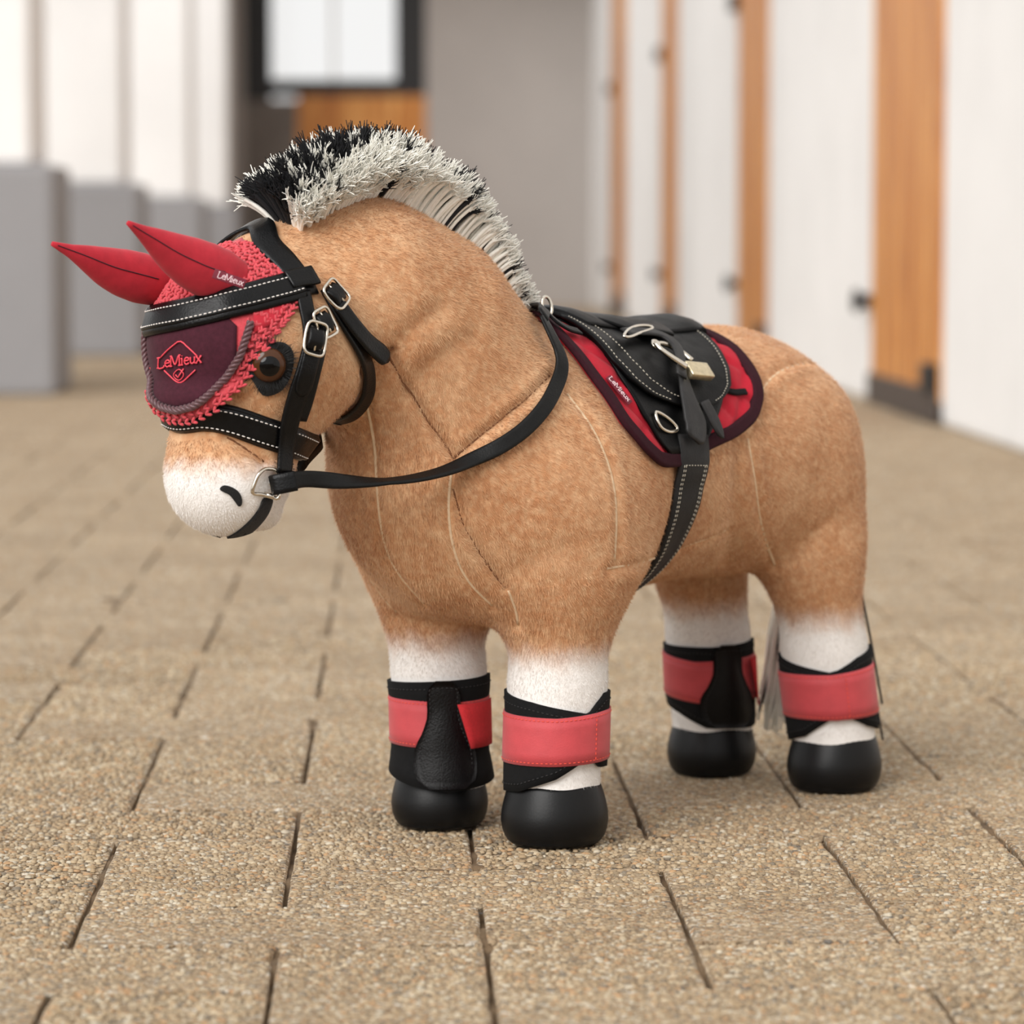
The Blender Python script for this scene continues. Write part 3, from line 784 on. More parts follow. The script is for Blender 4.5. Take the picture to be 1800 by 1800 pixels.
# ================================================================== LEG BOOTS
M_NEO = simple('black_neoprene', srgb(13, 13, 14), 0.9, noise=0.25, nscale=300, bump=0.35, bscale=1800, bdist=0.0004, sheen=0.0, spec=0.25)
M_LEATHERPAD = simple('grained_black_leather', srgb(10, 9, 10), 0.36, noise=0.2, nscale=200, bump=0.7, bscale=900, bdist=0.0006, spec=0.22)
M_CORAL = simple('coral_webbing', srgb(188, 64, 70), 0.62, noise=0.07, nscale=120, bump=0.4, bscale=1400, bdist=0.0004, sheen=0.15)
M_CORALTHREAD = simple('coral_thread', srgb(232, 84, 66), 0.8, noise=0.1)
M_BLACKTHREAD = simple('black_thread', srgb(36, 35, 36), 0.7, noise=0.1)
M_HOOK = simple('red_hook_tape', srgb(206, 44, 50), 0.9, noise=0.12, nscale=800, bump=0.8, bscale=2500, bdist=0.0006)

def leg_axis(x0, y0, x1, y1):
    """centre line of a lower leg from z = 0.08 down to z = 0.03"""
    def c(z): t = np.clip((0.08-z)/0.05, 0, 1); p = pony(x0+(x1-x0)*t, y0+(y1-y0)*t, 0); return np.array([p[0], p[1], z])
    return c
def cyl(c, th, z, r):                          # th in degrees, 0 faces the camera side, positive to the right
    a = math.radians(th); return c(z) + r*np.array([math.sin(a), -math.cos(a), 0])
def cyl_sheet(c, ths, zlo, zhi, r, thick, nv=7, flare=0.0, puff=0.0):
    """curved sheet round the leg with real thickness; zlo, zhi, r are functions of the angle"""
    n = len(ths); V = []
    for s in (0, 1):
        for th in ths:
            a, b = zlo(th), zhi(th)
            for j in range(nv):
                f = j/(nv-1); e = (math.sin(math.pi*f)**0.5)*puff
                z = a+(b-a)*f; V.append(cyl(c, th, z, r(th)+(thick+e)*s + flare*max(0, (0.045-z)/0.02)))
    F = []; m = n*nv
    for i in range(n-1):
        for j in range(nv-1):
            q = (i*nv+j, (i+1)*nv+j, (i+1)*nv+j+1, i*nv+j+1); F.append(tuple(m+k for k in q)); F.append(q[::-1])
    edge = [i*nv for i in range(n)] + [(n-1)*nv+j for j in range(1, nv)] + [i*nv+nv-1 for i in range(n-2, -1, -1)] + [j for j in range(nv-2, 0, -1)]
    for a, b in zip(edge, edge[1:]+edge[:1]): F.append((a, b, m+b, m+a))
    return V, F
def I(*pts):
    xs = [p[0] for p in pts]; ys = [p[1] for p in pts]
    return lambda t: float(np.interp(t, xs, ys))
def stitches(P, N, L=0.0016, gap=0.0008, r=0.00028, lift=0.0):
    """a row of thread stitches along a path on a surface"""
    n = max(2, int(plen(P)/(L+gap))); Q = resample(P, n*2+1); NN = resample(N, n*2+1); mb = MB()
    for i in range(n):
        a, b, m = Q[2*i], Q[2*i+1], (Q[2*i]+Q[2*i+1])/2; nn = unit(NN[2*i]); d = unit(b-a)
        mb.blob(m+nn*(r*0.4+lift), d, np.cross(nn, d), nn, L*0.56, r*1.15, r, 6, 4)
    return mb
def cyl_stitch(c, fn_z, ths, rf, **kw):
    P = np.array([cyl(c, t, fn_z(t), rf(t)) for t in ths]); N = np.array([[math.sin(math.radians(t)), -math.cos(math.radians(t)), 0] for t in ths])
    P = push_out(P, 0.0021); return stitches(P, N, **kw)

def boot(name, label, group, c, rw, top, bot, strap_lo, strap_hi, strap_range, pad=None, seam_th=None, flap=None, open_at=150, flare=0.0):
    root = empty(name, c(0.0)*np.array([1, 1, 0]) + np.array([0, 0, 0.035])); tag(root, label, 'leg boot', group)
    R = lambda t: rw
    ths = np.linspace(open_at-360, open_at, 73)
    V, F = cyl_sheet(c, ths, bot, top, R, 0.0022, 9, puff=0.0005, flare=flare)
    V = np.array(V); h_ = len(V)//2; V[:h_] = push_out(V[:h_], 0.0002); V[h_:] = push_out(V[h_:], 0.0020)
    wrap = tk_(mesh_obj('wrap', V, F, M_NEO, root))
    vis = np.linspace(-100, 100, 60)
    cyl_stitch(c, lambda t: top(t)-0.0042, vis, lambda t: rw+0.0027, L=0.0017, gap=0.0010, r=0.00026).build('hem_stitching', M_BLACKTHREAD, wrap, stuff=True)
    cyl_stitch(c, lambda t: bot(t)+0.0042, vis, lambda t: rw+0.0027, L=0.0017, gap=0.0010, r=0.00026).build('hem_stitching', M_BLACKTHREAD, wrap, stuff=True)
    rs = lambda t: rw+0.0024
    t0, t1 = strap_range
    V, F = cyl_sheet(c, np.linspace(t0, t1, max(12, int((t1-t0)/5))), strap_lo, strap_hi, rs, 0.0011, 5)
    st = tk_(mesh_obj('strap', V, F, M_CORAL, root))
    q = np.linspace(max(t0, -95)+4, min(t1, 95)-3, 40)
    for f in (lambda t: strap_hi(t)-0.0017, lambda t: strap_lo(t)+0.0017):
        cyl_stitch(c, f, q, lambda t: rw+0.0036, L=0.0018, gap=0.0008, r=0.00022).build('strap_stitching', M_CORALTHREAD, st, stuff=True)
    if seam_th is not None:
        zz = np.linspace(strap_lo(seam_th)+0.0018, strap_hi(seam_th)-0.0018, 12)
        P = np.array([cyl(c, seam_th, z, rw+0.0036) for z in zz]); N = np.repeat(unit([math.sin(math.radians(seam_th)), -math.cos(math.radians(seam_th)), 0])[None], 12, 0)
        stitches(P, N, L=0.0018, gap=0.0008, r=0.00024).build('strap_stitching', M_CORALTHREAD, st, stuff=True)
    if pad:                                    # moulded leather shield, narrow at the top and broad at the foot
        zs = np.linspace(pad['z0'], pad['z1'], 15); V = []; F = []
        nv = 9
        for s in (0, 1):
            for z in zs:
                f = (z-pad['z0'])/(pad['z1']-pad['z0'])
                w = np.interp(f, [0, 0.05, 0.12, 0.25, 0.38, 0.52, 0.66, 0.86, 0.95, 1.0], [0.50, 0.78, 0.93, 1.0, 0.93, 0.66, 0.50, 0.47, 0.40, 0.22])*pad['w']
                tc = pad['th'] + pad.get('skew', 0)*(f-0.5)
                for j in range(nv):
                    g = (j/(nv-1)-0.5)*2; bulge = (1-g*g)*0.0022*math.sin(math.pi*min(1, max(0, f*1.05)))**0.7 if s else 0
                    V.append(cyl(c, tc+g*w, z, rw+0.0022+(0.0016+bulge if s else 0)+flare*max(0, (0.045-z)/0.02)))
        n = len(zs); m = n*nv
        for i in range(n-1):
            for j in range(nv-1):
                qd = (i*nv+j, i*nv+j+1, (i+1)*nv+j+1, (i+1)*nv+j); F.append(tuple(m+k for k in qd)); F.append(qd[::-1])
        edge = [j for j in range(nv)] + [i*nv+nv-1 for i in range(1, n)] + [(n-1)*nv+j for j in range(nv-2, -1, -1)] + [i*nv for i in range(n-2, 0, -1)]
        for a, b in zip(edge, edge[1:]+edge[:1]): F.append((b, a, m+a, m+b))
        V = np.array(V); V[:m] = push_out(V[:m], 0.0021); V[m:] = push_out(V[m:], 0.0042)
        pd = tk_(mesh_obj('shield', V, F, M_LEATHERPAD, root))
        P = []; N = []
        for sgn in (-1, 1):
            for z in (zs if sgn < 0 else zs[::-1])[1:-1]:
                f = (z-pad['z0'])/(pad['z1']-pad['z0'])
                w = np.interp(f, [0, 0.05, 0.12, 0.25, 0.38, 0.52, 0.66, 0.86, 0.95, 1.0], [0.50, 0.78, 0.93, 1.0, 0.93, 0.66, 0.50, 0.47, 0.40, 0.22])*pad['w']
                th = pad['th']+pad.get('skew', 0)*(f-0.5)+sgn*w*0.80; P.append(cyl(c, th, z, rw+0.0047)); N.append([math.sin(math.radians(th)), -math.cos(math.radians(th)), 0])
        P = push_out(np.array(P), 0.0047)
        stitches(np.array(P), np.array(N), L=0.0017, gap=0.0009, r=0.0003).build('shield_stitching', M_BLACKTHREAD, pd, stuff=True)
    if flap:                                   # loose strap end pressed over the shield
        a0, a1, z0, z1, slant = flap
        V = []; F = []; nt, nv = 9, 5
        for s in (0, 1):
            for i in range(nt):
                for j in range(nv):
                    f = j/(nv-1); st_ = a0 + slant*(1-f); th = st_ + (a1-st_)*i/(nt-1)
                    lift = 0.0030*(1-i/(nt-1))**1.5      # the tip stands on the shield, the rest lies on the strap
                    V.append(cyl(c, th, z0+(z1-z0)*f, rw+0.0034+lift+0.0011*s))
        m = nt*nv
        for i in range(nt-1):
            for j in range(nv-1):
                qd = (i*nv+j, (i+1)*nv+j, (i+1)*nv+j+1, i*nv+j+1); F.append(tuple(m+k for k in qd)); F.append(qd[::-1])
        edge = [i*nv for i in range(nt)] + [(nt-1)*nv+j for j in range(1, nv)] + [i*nv+nv-1 for i in range(nt-2, -1, -1)] + [j for j in range(nv-2, 0, -1)]
        for a, b in zip(edge, edge[1:]+edge[:1]): F.append((a, b, m+b, m+a))
        tk_(mesh_obj('strap_end', V, F, M_HOOK, root))
    return root

NF = leg_axis(0.0, 0.0432, 0.002, 0.0432); FF = leg_axis(0.0, -0.0472, 0.002, -0.0438)
NH = leg_axis(HIND+0.007, 0.0455, HIND, 0.048); FH = leg_axis(HIND+0.007, -0.0455, HIND, -0.048)
boot('tendon_boot', "black leg boot with a full coral strap on the pony's left front leg", 'front tendon boots', NF, 0.0268,
     I((-210, .0855), (-90, .0870), (-30, .0830), (25, .0775), (38, .0762), (48, .0815), (65, .0868), (150, .0860)),
     I((-210, .036), (-90, .0305), (-45, .0325), (0, .0405), (38, .0520), (45, .0520), (58, .0455), (75, .0450), (150, .0400)),
     I((-90, .0475), (0, .0478), (60, .0490), (110, .0500), (160, .0500)), I((-90, .0755), (0, .0745), (60, .0770), (110, .0775), (160, .0775)), (-205, 152), seam_th=46)
boot('tendon_boot', "black leg boot with a grained leather shield on the pony's right front leg", 'front tendon boots', FF, 0.0258,
     I((-210, .0840), (-90, .0850), (0, .0875), (90, .0890), (150, .0850)), I((-210, .034), (-90, .0345), (-30, .0275), (10, .0245), (60, .0275), (150, .034)),
     I((-90, .0500), (0, .0492), (90, .0500), (150, .050)), I((-90, .0765), (0, .0760), (90, .0775), (150, .0775)), (-205, 152),
     pad=dict(z0=0.0265, z1=0.0880, th=7, w=37, skew=-2), flap=(20, 92, 0.0490, 0.0745, 14), flare=0.0040)
boot('fetlock_boot', "black leg boot with a full coral strap on the pony's left hind leg", 'hind fetlock boots', NH, 0.0262,
     I((-210, .0850), (-90, .0850), (-40, .0800), (0, .0765), (12, .0780), (40, .0850), (90, .0910), (150, .0870)),
     I((-210, .0340), (-90, .0310), (-45, .0360), (0, .0490), (10, .0500), (50, .0420), (90, .0380), (150, .0370)),
     I((-90, .0470), (0, .0470), (90, .0500), (150, .0500)), I((-90, .0745), (0, .0750), (60, .0790), (90, .0805), (150, .0800)), (-205, 152), seam_th=18)
boot('fetlock_boot', "black leg boot with a smooth dark shield on the pony's right hind leg", 'hind fetlock boots', FH, 0.0258,
     I((-210, .0840), (-90, .0850), (0, .0850), (90, .0880), (150, .0850)), I((-210, .040), (-90, .0470), (-50, .0420), (-10, .0330), (60, .0320), (150, .038)),
     I((-90, .0535), (-20, .0490), (90, .0500), (150, .050)), I((-90, .0800), (-20, .0755), (90, .0790), (150, .079)), (-205, 152),
     pad=dict(z0=0.0330, z1=0.0865, th=22, w=40, skew=-2), flap=(50, 84, 0.0460, 0.0770, 14))
# ================================================================== HEAD: fly bonnet and bridle
HC = np.array([0.0, 0.0, 0.285])
def sph(al, ep, lift=0.0):
    """point of the head's surface in the direction (azimuth from the face's midline, elevation), degrees"""
    a, e = math.radians(al), math.radians(ep)
    d = np.array([math.cos(e)*math.cos(a), math.cos(e)*math.sin(a), math.sin(e)])
    o = (HC+d*0.16)@HM3 + HO; dw = d@HM3
    r = BODY_BVH.ray_cast(Vector(o), Vector(-dw)); p = np.array(r[0])
    return p + normals_at(p[None])[0]*lift if lift else p
def to_sph(W):
    d = to_head(np.atleast_2d(W)) - HC; n = np.linalg.norm(d, axis=1)
    return np.stack([np.degrees(np.arctan2(d[:, 1], d[:, 0])), np.degrees(np.arcsin(d[:, 2]/n))], -1)
def px_sph(px): return to_sph(np.array([hit(*p) for p in px]))
M_SUEDE = simple('raspberry_suede', srgb(182, 40, 54), 0.85, noise=0.10, nscale=160, bump=0.25, bscale=1600, bdist=0.0004, sheen=0.12, spec=0.25)
M_CROCHET = simple('coral_crochet_cotton', srgb(206, 66, 76), 0.7, noise=0.14, nscale=260, bump=0.7, bscale=2200, bdist=0.0006, sheen=0.2)
M_BURG = simple('burgundy_suede', srgb(64, 24, 36), 0.85, noise=0.18, nscale=420, bump=0.3, bscale=1800, bdist=0.0004, sheen=0.06, spec=0.2)
M_ROPE = simple('plum_silk_cord', srgb(88, 56, 60), 0.38, noise=0.12, nscale=400, sheen=0.2)
M_EMB = simple('coral_embroidery', srgb(226, 70, 86), 0.55, noise=0.12, nscale=900)
M_TAGTXT = simple('pale_tag_thread', srgb(236, 206, 210), 0.7, noise=0.05)
M_TAG = simple('burgundy_woven_label', srgb(104, 18, 38), 0.75, noise=0.1, nscale=900, bump=0.3, bscale=2500, bdist=0.0002)
def mat_leather(name, col, rough):
    t = NT(name); n = t.noise(240, 4)
    t.l(t.ramp(n.outputs['Fac'], [(0.3, tuple(c*0.75 for c in col[:3])+(1,)), (0.75, tuple(c*1.25 for c in col[:3])+(1,))]), t.b.inputs['Base Color'])
    t.l(t.ramp(t.noise(60, 3).outputs['Fac'], [(0.3, (rough-0.08,)*3+(1,)), (0.7, (rough+0.1,)*3+(1,))]), t.b.inputs['Roughness'])
    v = t.n('ShaderNodeTexVoronoi'); v.inputs['Scale'].default_value = 900; t.l(t.coord(), v.inputs['Vector'])
    t.b.inputs['Specular IOR Level'].default_value = 0.24
    t.bump(v.outputs['Distance'], 0.18, 0.0005); return t.m
M_LEATHER = mat_leather('black_leather', srgb(10, 10, 11), 0.34)
M_LEATHERM = mat_leather('matt_black_leather', srgb(15, 15, 15), 0.48)
M_WHITETHREAD = simple('white_thread', srgb(226, 220, 214), 0.6, noise=0.05)
M_STRAP = mat_leather('worn_grey_leather', srgb(46, 45, 45), 0.5)
M_STEEL = simple('nickel', srgb(222, 214, 200), 0.16, 1.0, noise=0.06, nscale=60)

def sheet(P, N, off, thick, name, mat, parent, flip=False, stuff=False):
    """closed sheet over a grid of surface points P[i][j] with normals N"""
    P = np.asarray(P, float); N = np.asarray(N, float); n, m = P.shape[:2]
    off = np.broadcast_to(np.asarray(off, float), (n, m)); thick = np.broadcast_to(np.asarray(thick, float), (n, m))
    A = P + N*off[..., None]; B = P + N*(off+thick)[..., None]
    V = np.concatenate([A.reshape(-1, 3), B.reshape(-1, 3)]); k = n*m; F = []
    for i in range(n-1):
        for j in range(m-1):
            q = (i*m+j, (i+1)*m+j, (i+1)*m+j+1, i*m+j+1); F.append(tuple(k+x for x in q)); F.append(q[::-1])
    e = [i*m for i in range(n)] + [(n-1)*m+j for j in range(1, m)] + [i*m+m-1 for i in range(n-2, -1, -1)] + list(range(m-2, 0, -1))
    for a, b in zip(e, e[1:]+e[:1]): F.append((a, b, k+b, k+a))
    f0 = V[list(F[0])]
    if np.cross(f0[1]-f0[0], f0[2]-f0[1])@N[0, 0] < 0: F = [q[::-1] for q in F]
    return tk_(mesh_obj(name, V, F, mat, parent, stuff=stuff))
def ribbon_geo(P, N, width, thick, off=0.0, edge=0.0006, crown=0.0):
    """strap along a path: rounded rectangular section, face normal N"""
    P = np.asarray(P, float); n = len(P); T = np.gradient(P, axis=0); T /= np.linalg.norm(T, axis=1)[:, None]
    N = np.asarray(N, float); N = N - T*(N*T).sum(1)[:, None]; N /= np.linalg.norm(N, axis=1)[:, None]; B = np.cross(T, N)
    w = np.full(n, width, float) if np.isscalar(width) else np.asarray(width, float)
    sec = [(-1, 0, 0), (-1, 0.55, 0), (-1, 1, 1), (-0.5, 1+crown*0.75, 0), (0, 1+crown, 0), (0.5, 1+crown*0.75, 0), (1, 1, 1), (1, 0.55, 0), (1, 0, 0)]
    V = []
    for i in range(n):
        for sx, sy, ins in sec:
            x = sx*w[i]/2 - np.sign(sx)*edge*ins; V.append(P[i] + B[i]*x + N[i]*(off+thick*sy))
    m = len(sec); F = []
    for i in range(n-1):
        for j in range(m):
            j2 = (j+1) % m; F.append((i*m+j, i*m+j2, (i+1)*m+j2, (i+1)*m+j))
    F.append(tuple(range(m))[::-1]); F.append(tuple((n-1)*m+j for j in range(m)))
    f = F[m*(n//2)+3]; q = [V[k] for k in f]
    if np.cross(q[1]-q[0], q[2]-q[1])@N[n//2] < 0: F = [x[::-1] for x in F]
    return V, F, B
def ribbon(P, N, width, thick, name, mat, parent, off=0.0, edge=0.0006, crown=0.0):
    V, F, B = ribbon_geo(P, N, width, thick, off, edge, crown); o = tk_(mesh_obj(name, V, F, mat, parent)); return o, B
def coat_path(px, n): P = np.array([hit(*q) for q in resample(np.array(px, float), n)]); return P
def smooth_path(P, it=3):
    P = P.copy()
    for _ in range(it): P[1:-1] = (P[:-2]+2*P[1:-1]+P[2:])/4
    return P
def onto(P, n=None):
    P = resample(P, n) if n else P; return P, smooth_path(normals_at(P), 2)

# ---- lettering
GL = {'L': (0.62, [[(0, 1), (0, 0), (.5, 0), (.55, .2)], [(-.12, 1), (.16, 1)], [(-.12, 0), (0, 0)]]),
      'M': (0.98, [[(0, 0), (.06, 1), (.42, .12), (.78, 1), (.86, 0)], [(-.1, 0), (.12, 0)], [(.74, 0), (.98, 0)], [(-.06, 1), (.1, 1)], [(.76, 1), (.94, 1)]]),
      'e': (0.58, [[(.04, .36), (.46, .40), (.42, .60), (.25, .68), (.08, .55), (.03, .32), (.12, .07), (.30, 0), (.48, .12)]]),
      'i': (0.30, [[(.1, 0), (.1, .64), (.0, .62)], [(.1, .86), (.1, .92)], [(0, 0), (.2, 0)]]),
      'u': (0.60, [[(-.02, .64), (.05, .62), (.05, .18), (.15, .01), (.32, .05), (.43, .2)], [(.38, .64), (.44, .62), (.44, .04), (.52, 0)]]),
      'x': (0.56, [[(0, 0), (.46, .64)], [(.02, .64), (.48, 0)], [(-.05, 0), (.1, 0)], [(.38, 0), (.54, 0)], [(-.04, .64), (.12, .64)], [(.36, .64), (.52, .64)]])}
def lettering(word, place, rad, seg=5):
    """stroke lettering; place(x, y) maps the unit line (cap height 1, x from 0 to the word's width) into the scene"""
    W = sum(GL[c][0] for c in word); mb = MB(); x = 0
    for c in word:
        w, st = GL[c]
        for s in st:
            P = resample(np.array([(x+a, b) for a, b in s]), max(3, int(plen(s)/0.12)+1)); mb.tube(np.array([place(a/W, b) for a, b in P]), rad, seg)
        x += w
    return mb

# ================================================================== fly bonnet
def over(e): return 0.0062*float(smoothstep(-17, -27, np.array(e)))
AL0 = 10.0                                       # the bonnet sits a little round to the left side
lowE = lambda a: float(np.interp(abs(a), [0, 8, 21, 33.5, 42, 50.6, 58, 69, 80, 90], [-39, -37.6, -32.7, -24, -14.6, -1.6, 8.5, 21, 32, 38]))
upE = lambda a: float(np.interp(abs(a), [0, 40, 60, 72, 82, 90], [80, 72, 62, 53, 43, 39]))
ropE = lambda a: float(np.interp(abs(a), [0, 10, 16.7, 27.4, 35, 39, 41], [-31.5, -29.6, -25.8, -17.2, -6.2, 6.7, 14]))
browE = lambda al: float(np.interp(al, [-95, -70, -50, -26.4, -7.3, 10, 26.7, 43, 62, 87.3], [33, 24, 16, 10.2, 11.8, 14.2, 19.0, 24.7, 30.9, 36.9]))
BON = empty('fly_bonnet', sph(AL0, 0)); tag(BON, "coral crochet fly bonnet with red suede ears and burgundy forehead patch on the pony's head", 'fly bonnet')
al = np.linspace(-84, 84, 57); G = []
for a in al: G.append([sph(a+AL0 if abs(a+AL0) < 88 else np.sign(a)*88, e) for e in np.linspace(lowE(a)+1.0, upE(a), 25)])
G = np.array(G); GN = normals_at(G.reshape(-1, 3)).reshape(G.shape)
base = sheet(G, GN, 0.0004+np.array([[over(e) for e in np.linspace(lowE(a)+1.0, upE(a), 25)] for a in al]), 0.0010, 'crochet_base', M_CROCHET, BON)
mb = MB(); r = np.random.default_rng(5)
row = 0
for k in range(30):
    e_off = 0.6 + k*3.7; a = -80.0
    while a < 80:
        e = lowE(a) + e_off*(1.0 if k < 3 else 1.0)
        st = 3.3 if k == 0 else 3.7
        inside = abs(a) < 38 and ropE(a)-1.2 < e < browE(a+AL0)
        if e < upE(a)+1 and not inside:
            aa = a + (1.8 if k % 2 else 0) + r.normal(0, 0.25); ee = e + r.normal(0, 0.35)
            if abs(aa+AL0) < 92:
                p = sph(aa+AL0, ee); n = normals_at(p[None])[0]; t = unit(sph(aa+AL0+2, ee+lowE(a+2)-lowE(a)) - p); t = unit(t-n*(t@n)); b = np.cross(n, t)
                for s in (-1, 1):
                    d = unit(t*0.9 + b*s*0.62 + n*r.normal(0, 0.12)); q = p + n*(0.0019+over(ee)+0.0005*r.random()) + b*s*0.0007
                    mb.blob(q, d, np.cross(n, d), n, 0.00215, 0.00092, 0.00095, 7, 5)
        a += st/ max(0.35, math.cos(math.radians(min(70, e))))
mb.build('crochet_stitches', M_CROCHET, BON, stuff=True)
# red suede corner pieces under the browband
for s in (-1, 1):
    g = []
    for a in np.linspace(42, 66, 9):
        hi = browE(s*a+AL0)-3 if s > 0 else browE(-a+AL0)-1
        g.append([sph(s*a+AL0, e) for e in np.linspace(max(lowE(a)+6.5, min(hi-1, ropE(41)-8+(a-42)*0.5)), max(hi, lowE(a)+7.5), 6)])
    g = np.array(g); sheet(g, normals_at(g.reshape(-1, 3)).reshape(g.shape), 0.0012, 0.0016, 'suede_corner', M_SUEDE, BON)
# burgundy patch
g = []
for a in np.linspace(-37, 33, 31):
    hi = browE(a+AL0)-1.5 - (max(0, a-22)*1.2)
    g.append([sph(a+AL0, e) for e in np.linspace(ropE(a)+0.5, max(hi, ropE(a)+3), 17)])
g = np.array(g); patch = sheet(g, normals_at(g.reshape(-1, 3)).reshape(g.shape), 0.0010+np.vectorize(over)(to_sph(g.reshape(-1, 3))[:, 1].reshape(g.shape[:2])), 0.0014, 'forehead_patch', M_BURG, BON)
# twisted cord round the patch: two plies
A = np.linspace(-40.5, 40.5, 160); P = np.array([sph(a+AL0, ropE(a), 0.0034+over(ropE(a))) for a in A]); P = resample(smooth_path(P, 6), 260)
N = normals_at(P); T = unit(np.array([1, 0, 0])); T = np.gradient(P, axis=0); T /= np.linalg.norm(T, axis=1)[:, None]; Bn = np.cross(T, N)
ph = np.linspace(0, plen(P)/0.0085*2*np.pi, len(P))
for s in (0, 1, 2):
    off = 0.0012; Q = P + N*(np.cos(ph+2.094*s)*off)[:, None] + Bn*(np.sin(ph+2.094*s)*off)[:, None]
    mb = MB(); mb.tube(Q, 0.00105, 7); mb.build('cord_ply', M_ROPE, BON)
# embroidered emblem and name
def on_patch(px, py, lift=0.0031): p = hit(px, py); return p + normals_at(p[None])[0]*lift
mb = MB()
for seg in ([(291, 627), (302, 615), (318, 602), (326, 602), (340, 614), (352, 626)], [(297, 649), (306, 658), (317, 668), (326, 669), (338, 658), (348, 648)]):
    mb.tube(np.array([on_patch(*q) for q in resample(np.array(seg, float), 16)]), 0.00042, 5)
mb.tube(np.array([on_patch(*q) for q in resample(np.array([(321, 647), (329, 656), (321, 666), (312, 657)], float), 14, True)]), 0.0003, 5, closed=True)
mb.tube(np.array([on_patch(*q, 0.0033) for q in [(316, 656), (320, 661), (329, 646)]]), 0.0004, 5)
mb.build('emblem', M_EMB, patch)
lettering('LeMieux', lambda x, y: on_patch(288+71*x, 645-10*x-17*y, 0.0033), 0.00045).build('lettering', M_EMB, patch)

# ears: stuffed suede leaves with a seam down the middle
def ear(cpx, Zs, wpx, flat, name):
    C = resample(np.array([at(p[0], p[1], z) for p, z in zip(cpx, Zs)]), 28); n = len(C)
    w = np.interp(np.linspace(0, 1, n), np.linspace(0, 1, len(wpx)), wpx)*1.78/FPX/2
    T = np.gradient(C, axis=0); T /= np.linalg.norm(T, axis=1)[:, None]
    view = -CF; V = []; seg = 24; F = []
    for i in range(n):
        x = unit(np.cross(T[i], view)); y = np.cross(x, T[i])
        for k in range(seg):
            th = 2*np.pi*k/seg; V.append(C[i] + w[i]*(x*math.cos(th) + y*flat*math.sin(th)*(1 if math.sin(th) > 0 else 0.75)))
    for i in range(n-1):
        for k in range(seg): F.append((i*seg+k, i*seg+(k+1) % seg, (i+1)*seg+(k+1) % seg, (i+1)*seg+k))
    F.append(tuple(range(seg))[::-1]); F.append(tuple((n-1)*seg+k for k in range(seg)))
    V = push_out(np.array(V), 0.0006, 8)
    f = F[seg*15]; q = [np.array(V[k]) for k in f]
    if np.cross(q[1]-q[0], q[2]-q[1])@(q[0]-C[15]) < 0: F = [z[::-1] for z in F]
    o = tk_(mesh_obj(name, V, F, M_SUEDE, BON))
    sd = []
    for i in range(6, n-1):
        x = unit(np.cross(T[i], view)); y = np.cross(x, T[i]); sgn = 1 if (y@view) > 0 else -1
        ca = 0.12 if x[2] > 0 else -0.12
        sd.append(C[i] + w[i]*(x*ca + y*flat*sgn*0.99*(1 if sgn > 0 else 0.75)))
    m = MB(); m.tube(np.array(sd), 0.00035, 5); m.build('ear_seam', M_BURG, o)
    return o
en = ear([(428, 492), (372, 478), (318, 452), (268, 420), (224, 391)], [1.800, 1.788, 1.775, 1.760, 1.745], [60, 92, 98, 90, 72, 50, 26, 8], 0.72, 'ear')
ef = ear([(310, 505), (258, 492), (200, 474), (145, 450), (91, 428)], [1.835, 1.822, 1.808, 1.792, 1.778], [60, 84, 92, 86, 70, 48, 24, 8], 0.72, 'ear')
# woven name label sewn into the ear seam
u = unit(at(430, 503, 1.768)-at(376, 484, 1.768)); nrm = -CF; vv = unit(np.cross(nrm, u)); vv = vv if vv[2] > 0 else -vv
cc = at(403, 490, 1.7655); mb = MB(); mb.box(cc, u, vv, nrm, 0.0085, 0.0025, 0.0004, 0.0003); lab = tk_(mb.build('name_label', M_TAG, en))
lettering('LeMieux', lambda x, y: cc + u*(0.0135*(x-0.42)) + vv*(0.0030*(y-0.42)) + nrm*0.0005, 0.00020).build('lettering', M_TAGTXT, lab)

# ================================================================== bridle
BRI = empty('bridle', head(0.0, 0.0, 0.30)); tag(BRI, "black leather bridle with white stitched browband, nickel buckles and reins on the pony's head", 'bridle')
# headpiece over the poll
top = np.array(BODY_BVH.ray_cast(Vector(head(-0.002, 0, 0.45)), Vector((0, 0, -1)))[0])
nearp = np.array([hit(*q) for q in [(470, 432), (500, 464), (525, 497), (537, 522)]])
hp = np.concatenate([mirror_head(nearp)[::-1], top[None], nearp]); P, N = onto(resample(hp, 40)); P = reproject(P)
ribbon(P, N, 0.0142, 0.0020, 'headpiece', M_LEATHER, BRI, off=0.0016)
# browband: padded lining, strap and two rows of stitching
A = np.linspace(-92, 87, 70); P = smooth_path(np.array([sph(a, browE(a)) for a in A]), 4); N = normals_at(P)
ribbon(P, N, 0.0172, 0.0026, 'browband_padding', M_LEATHER, BRI, off=0.0020, edge=0.0014, crown=0.15)
bb, B = ribbon(P, N, 0.0115, 0.0012, 'browband', M_LEATHER, BRI, off=0.0046)
for s in (-1, 1): stitches(P + B*s*0.0043 + N*0.0058, N, L=0.0019, gap=0.0007, r=0.00033).build('stitching', M_WHITETHREAD, bb, stuff=True)
for mir in (0, 1):                                # loop that holds the browband to the headpiece
    P = np.array([hit(*q) for q in [(500, 503), (520, 498), (535, 495), (545, 492)]]); P = mirror_head(P) if mir else P
    P, N = onto(P, 10); ribbon(P, N, 0.0110, 0.0016, 'browband_loop', M_LEATHER, BRI, off=0.0052)
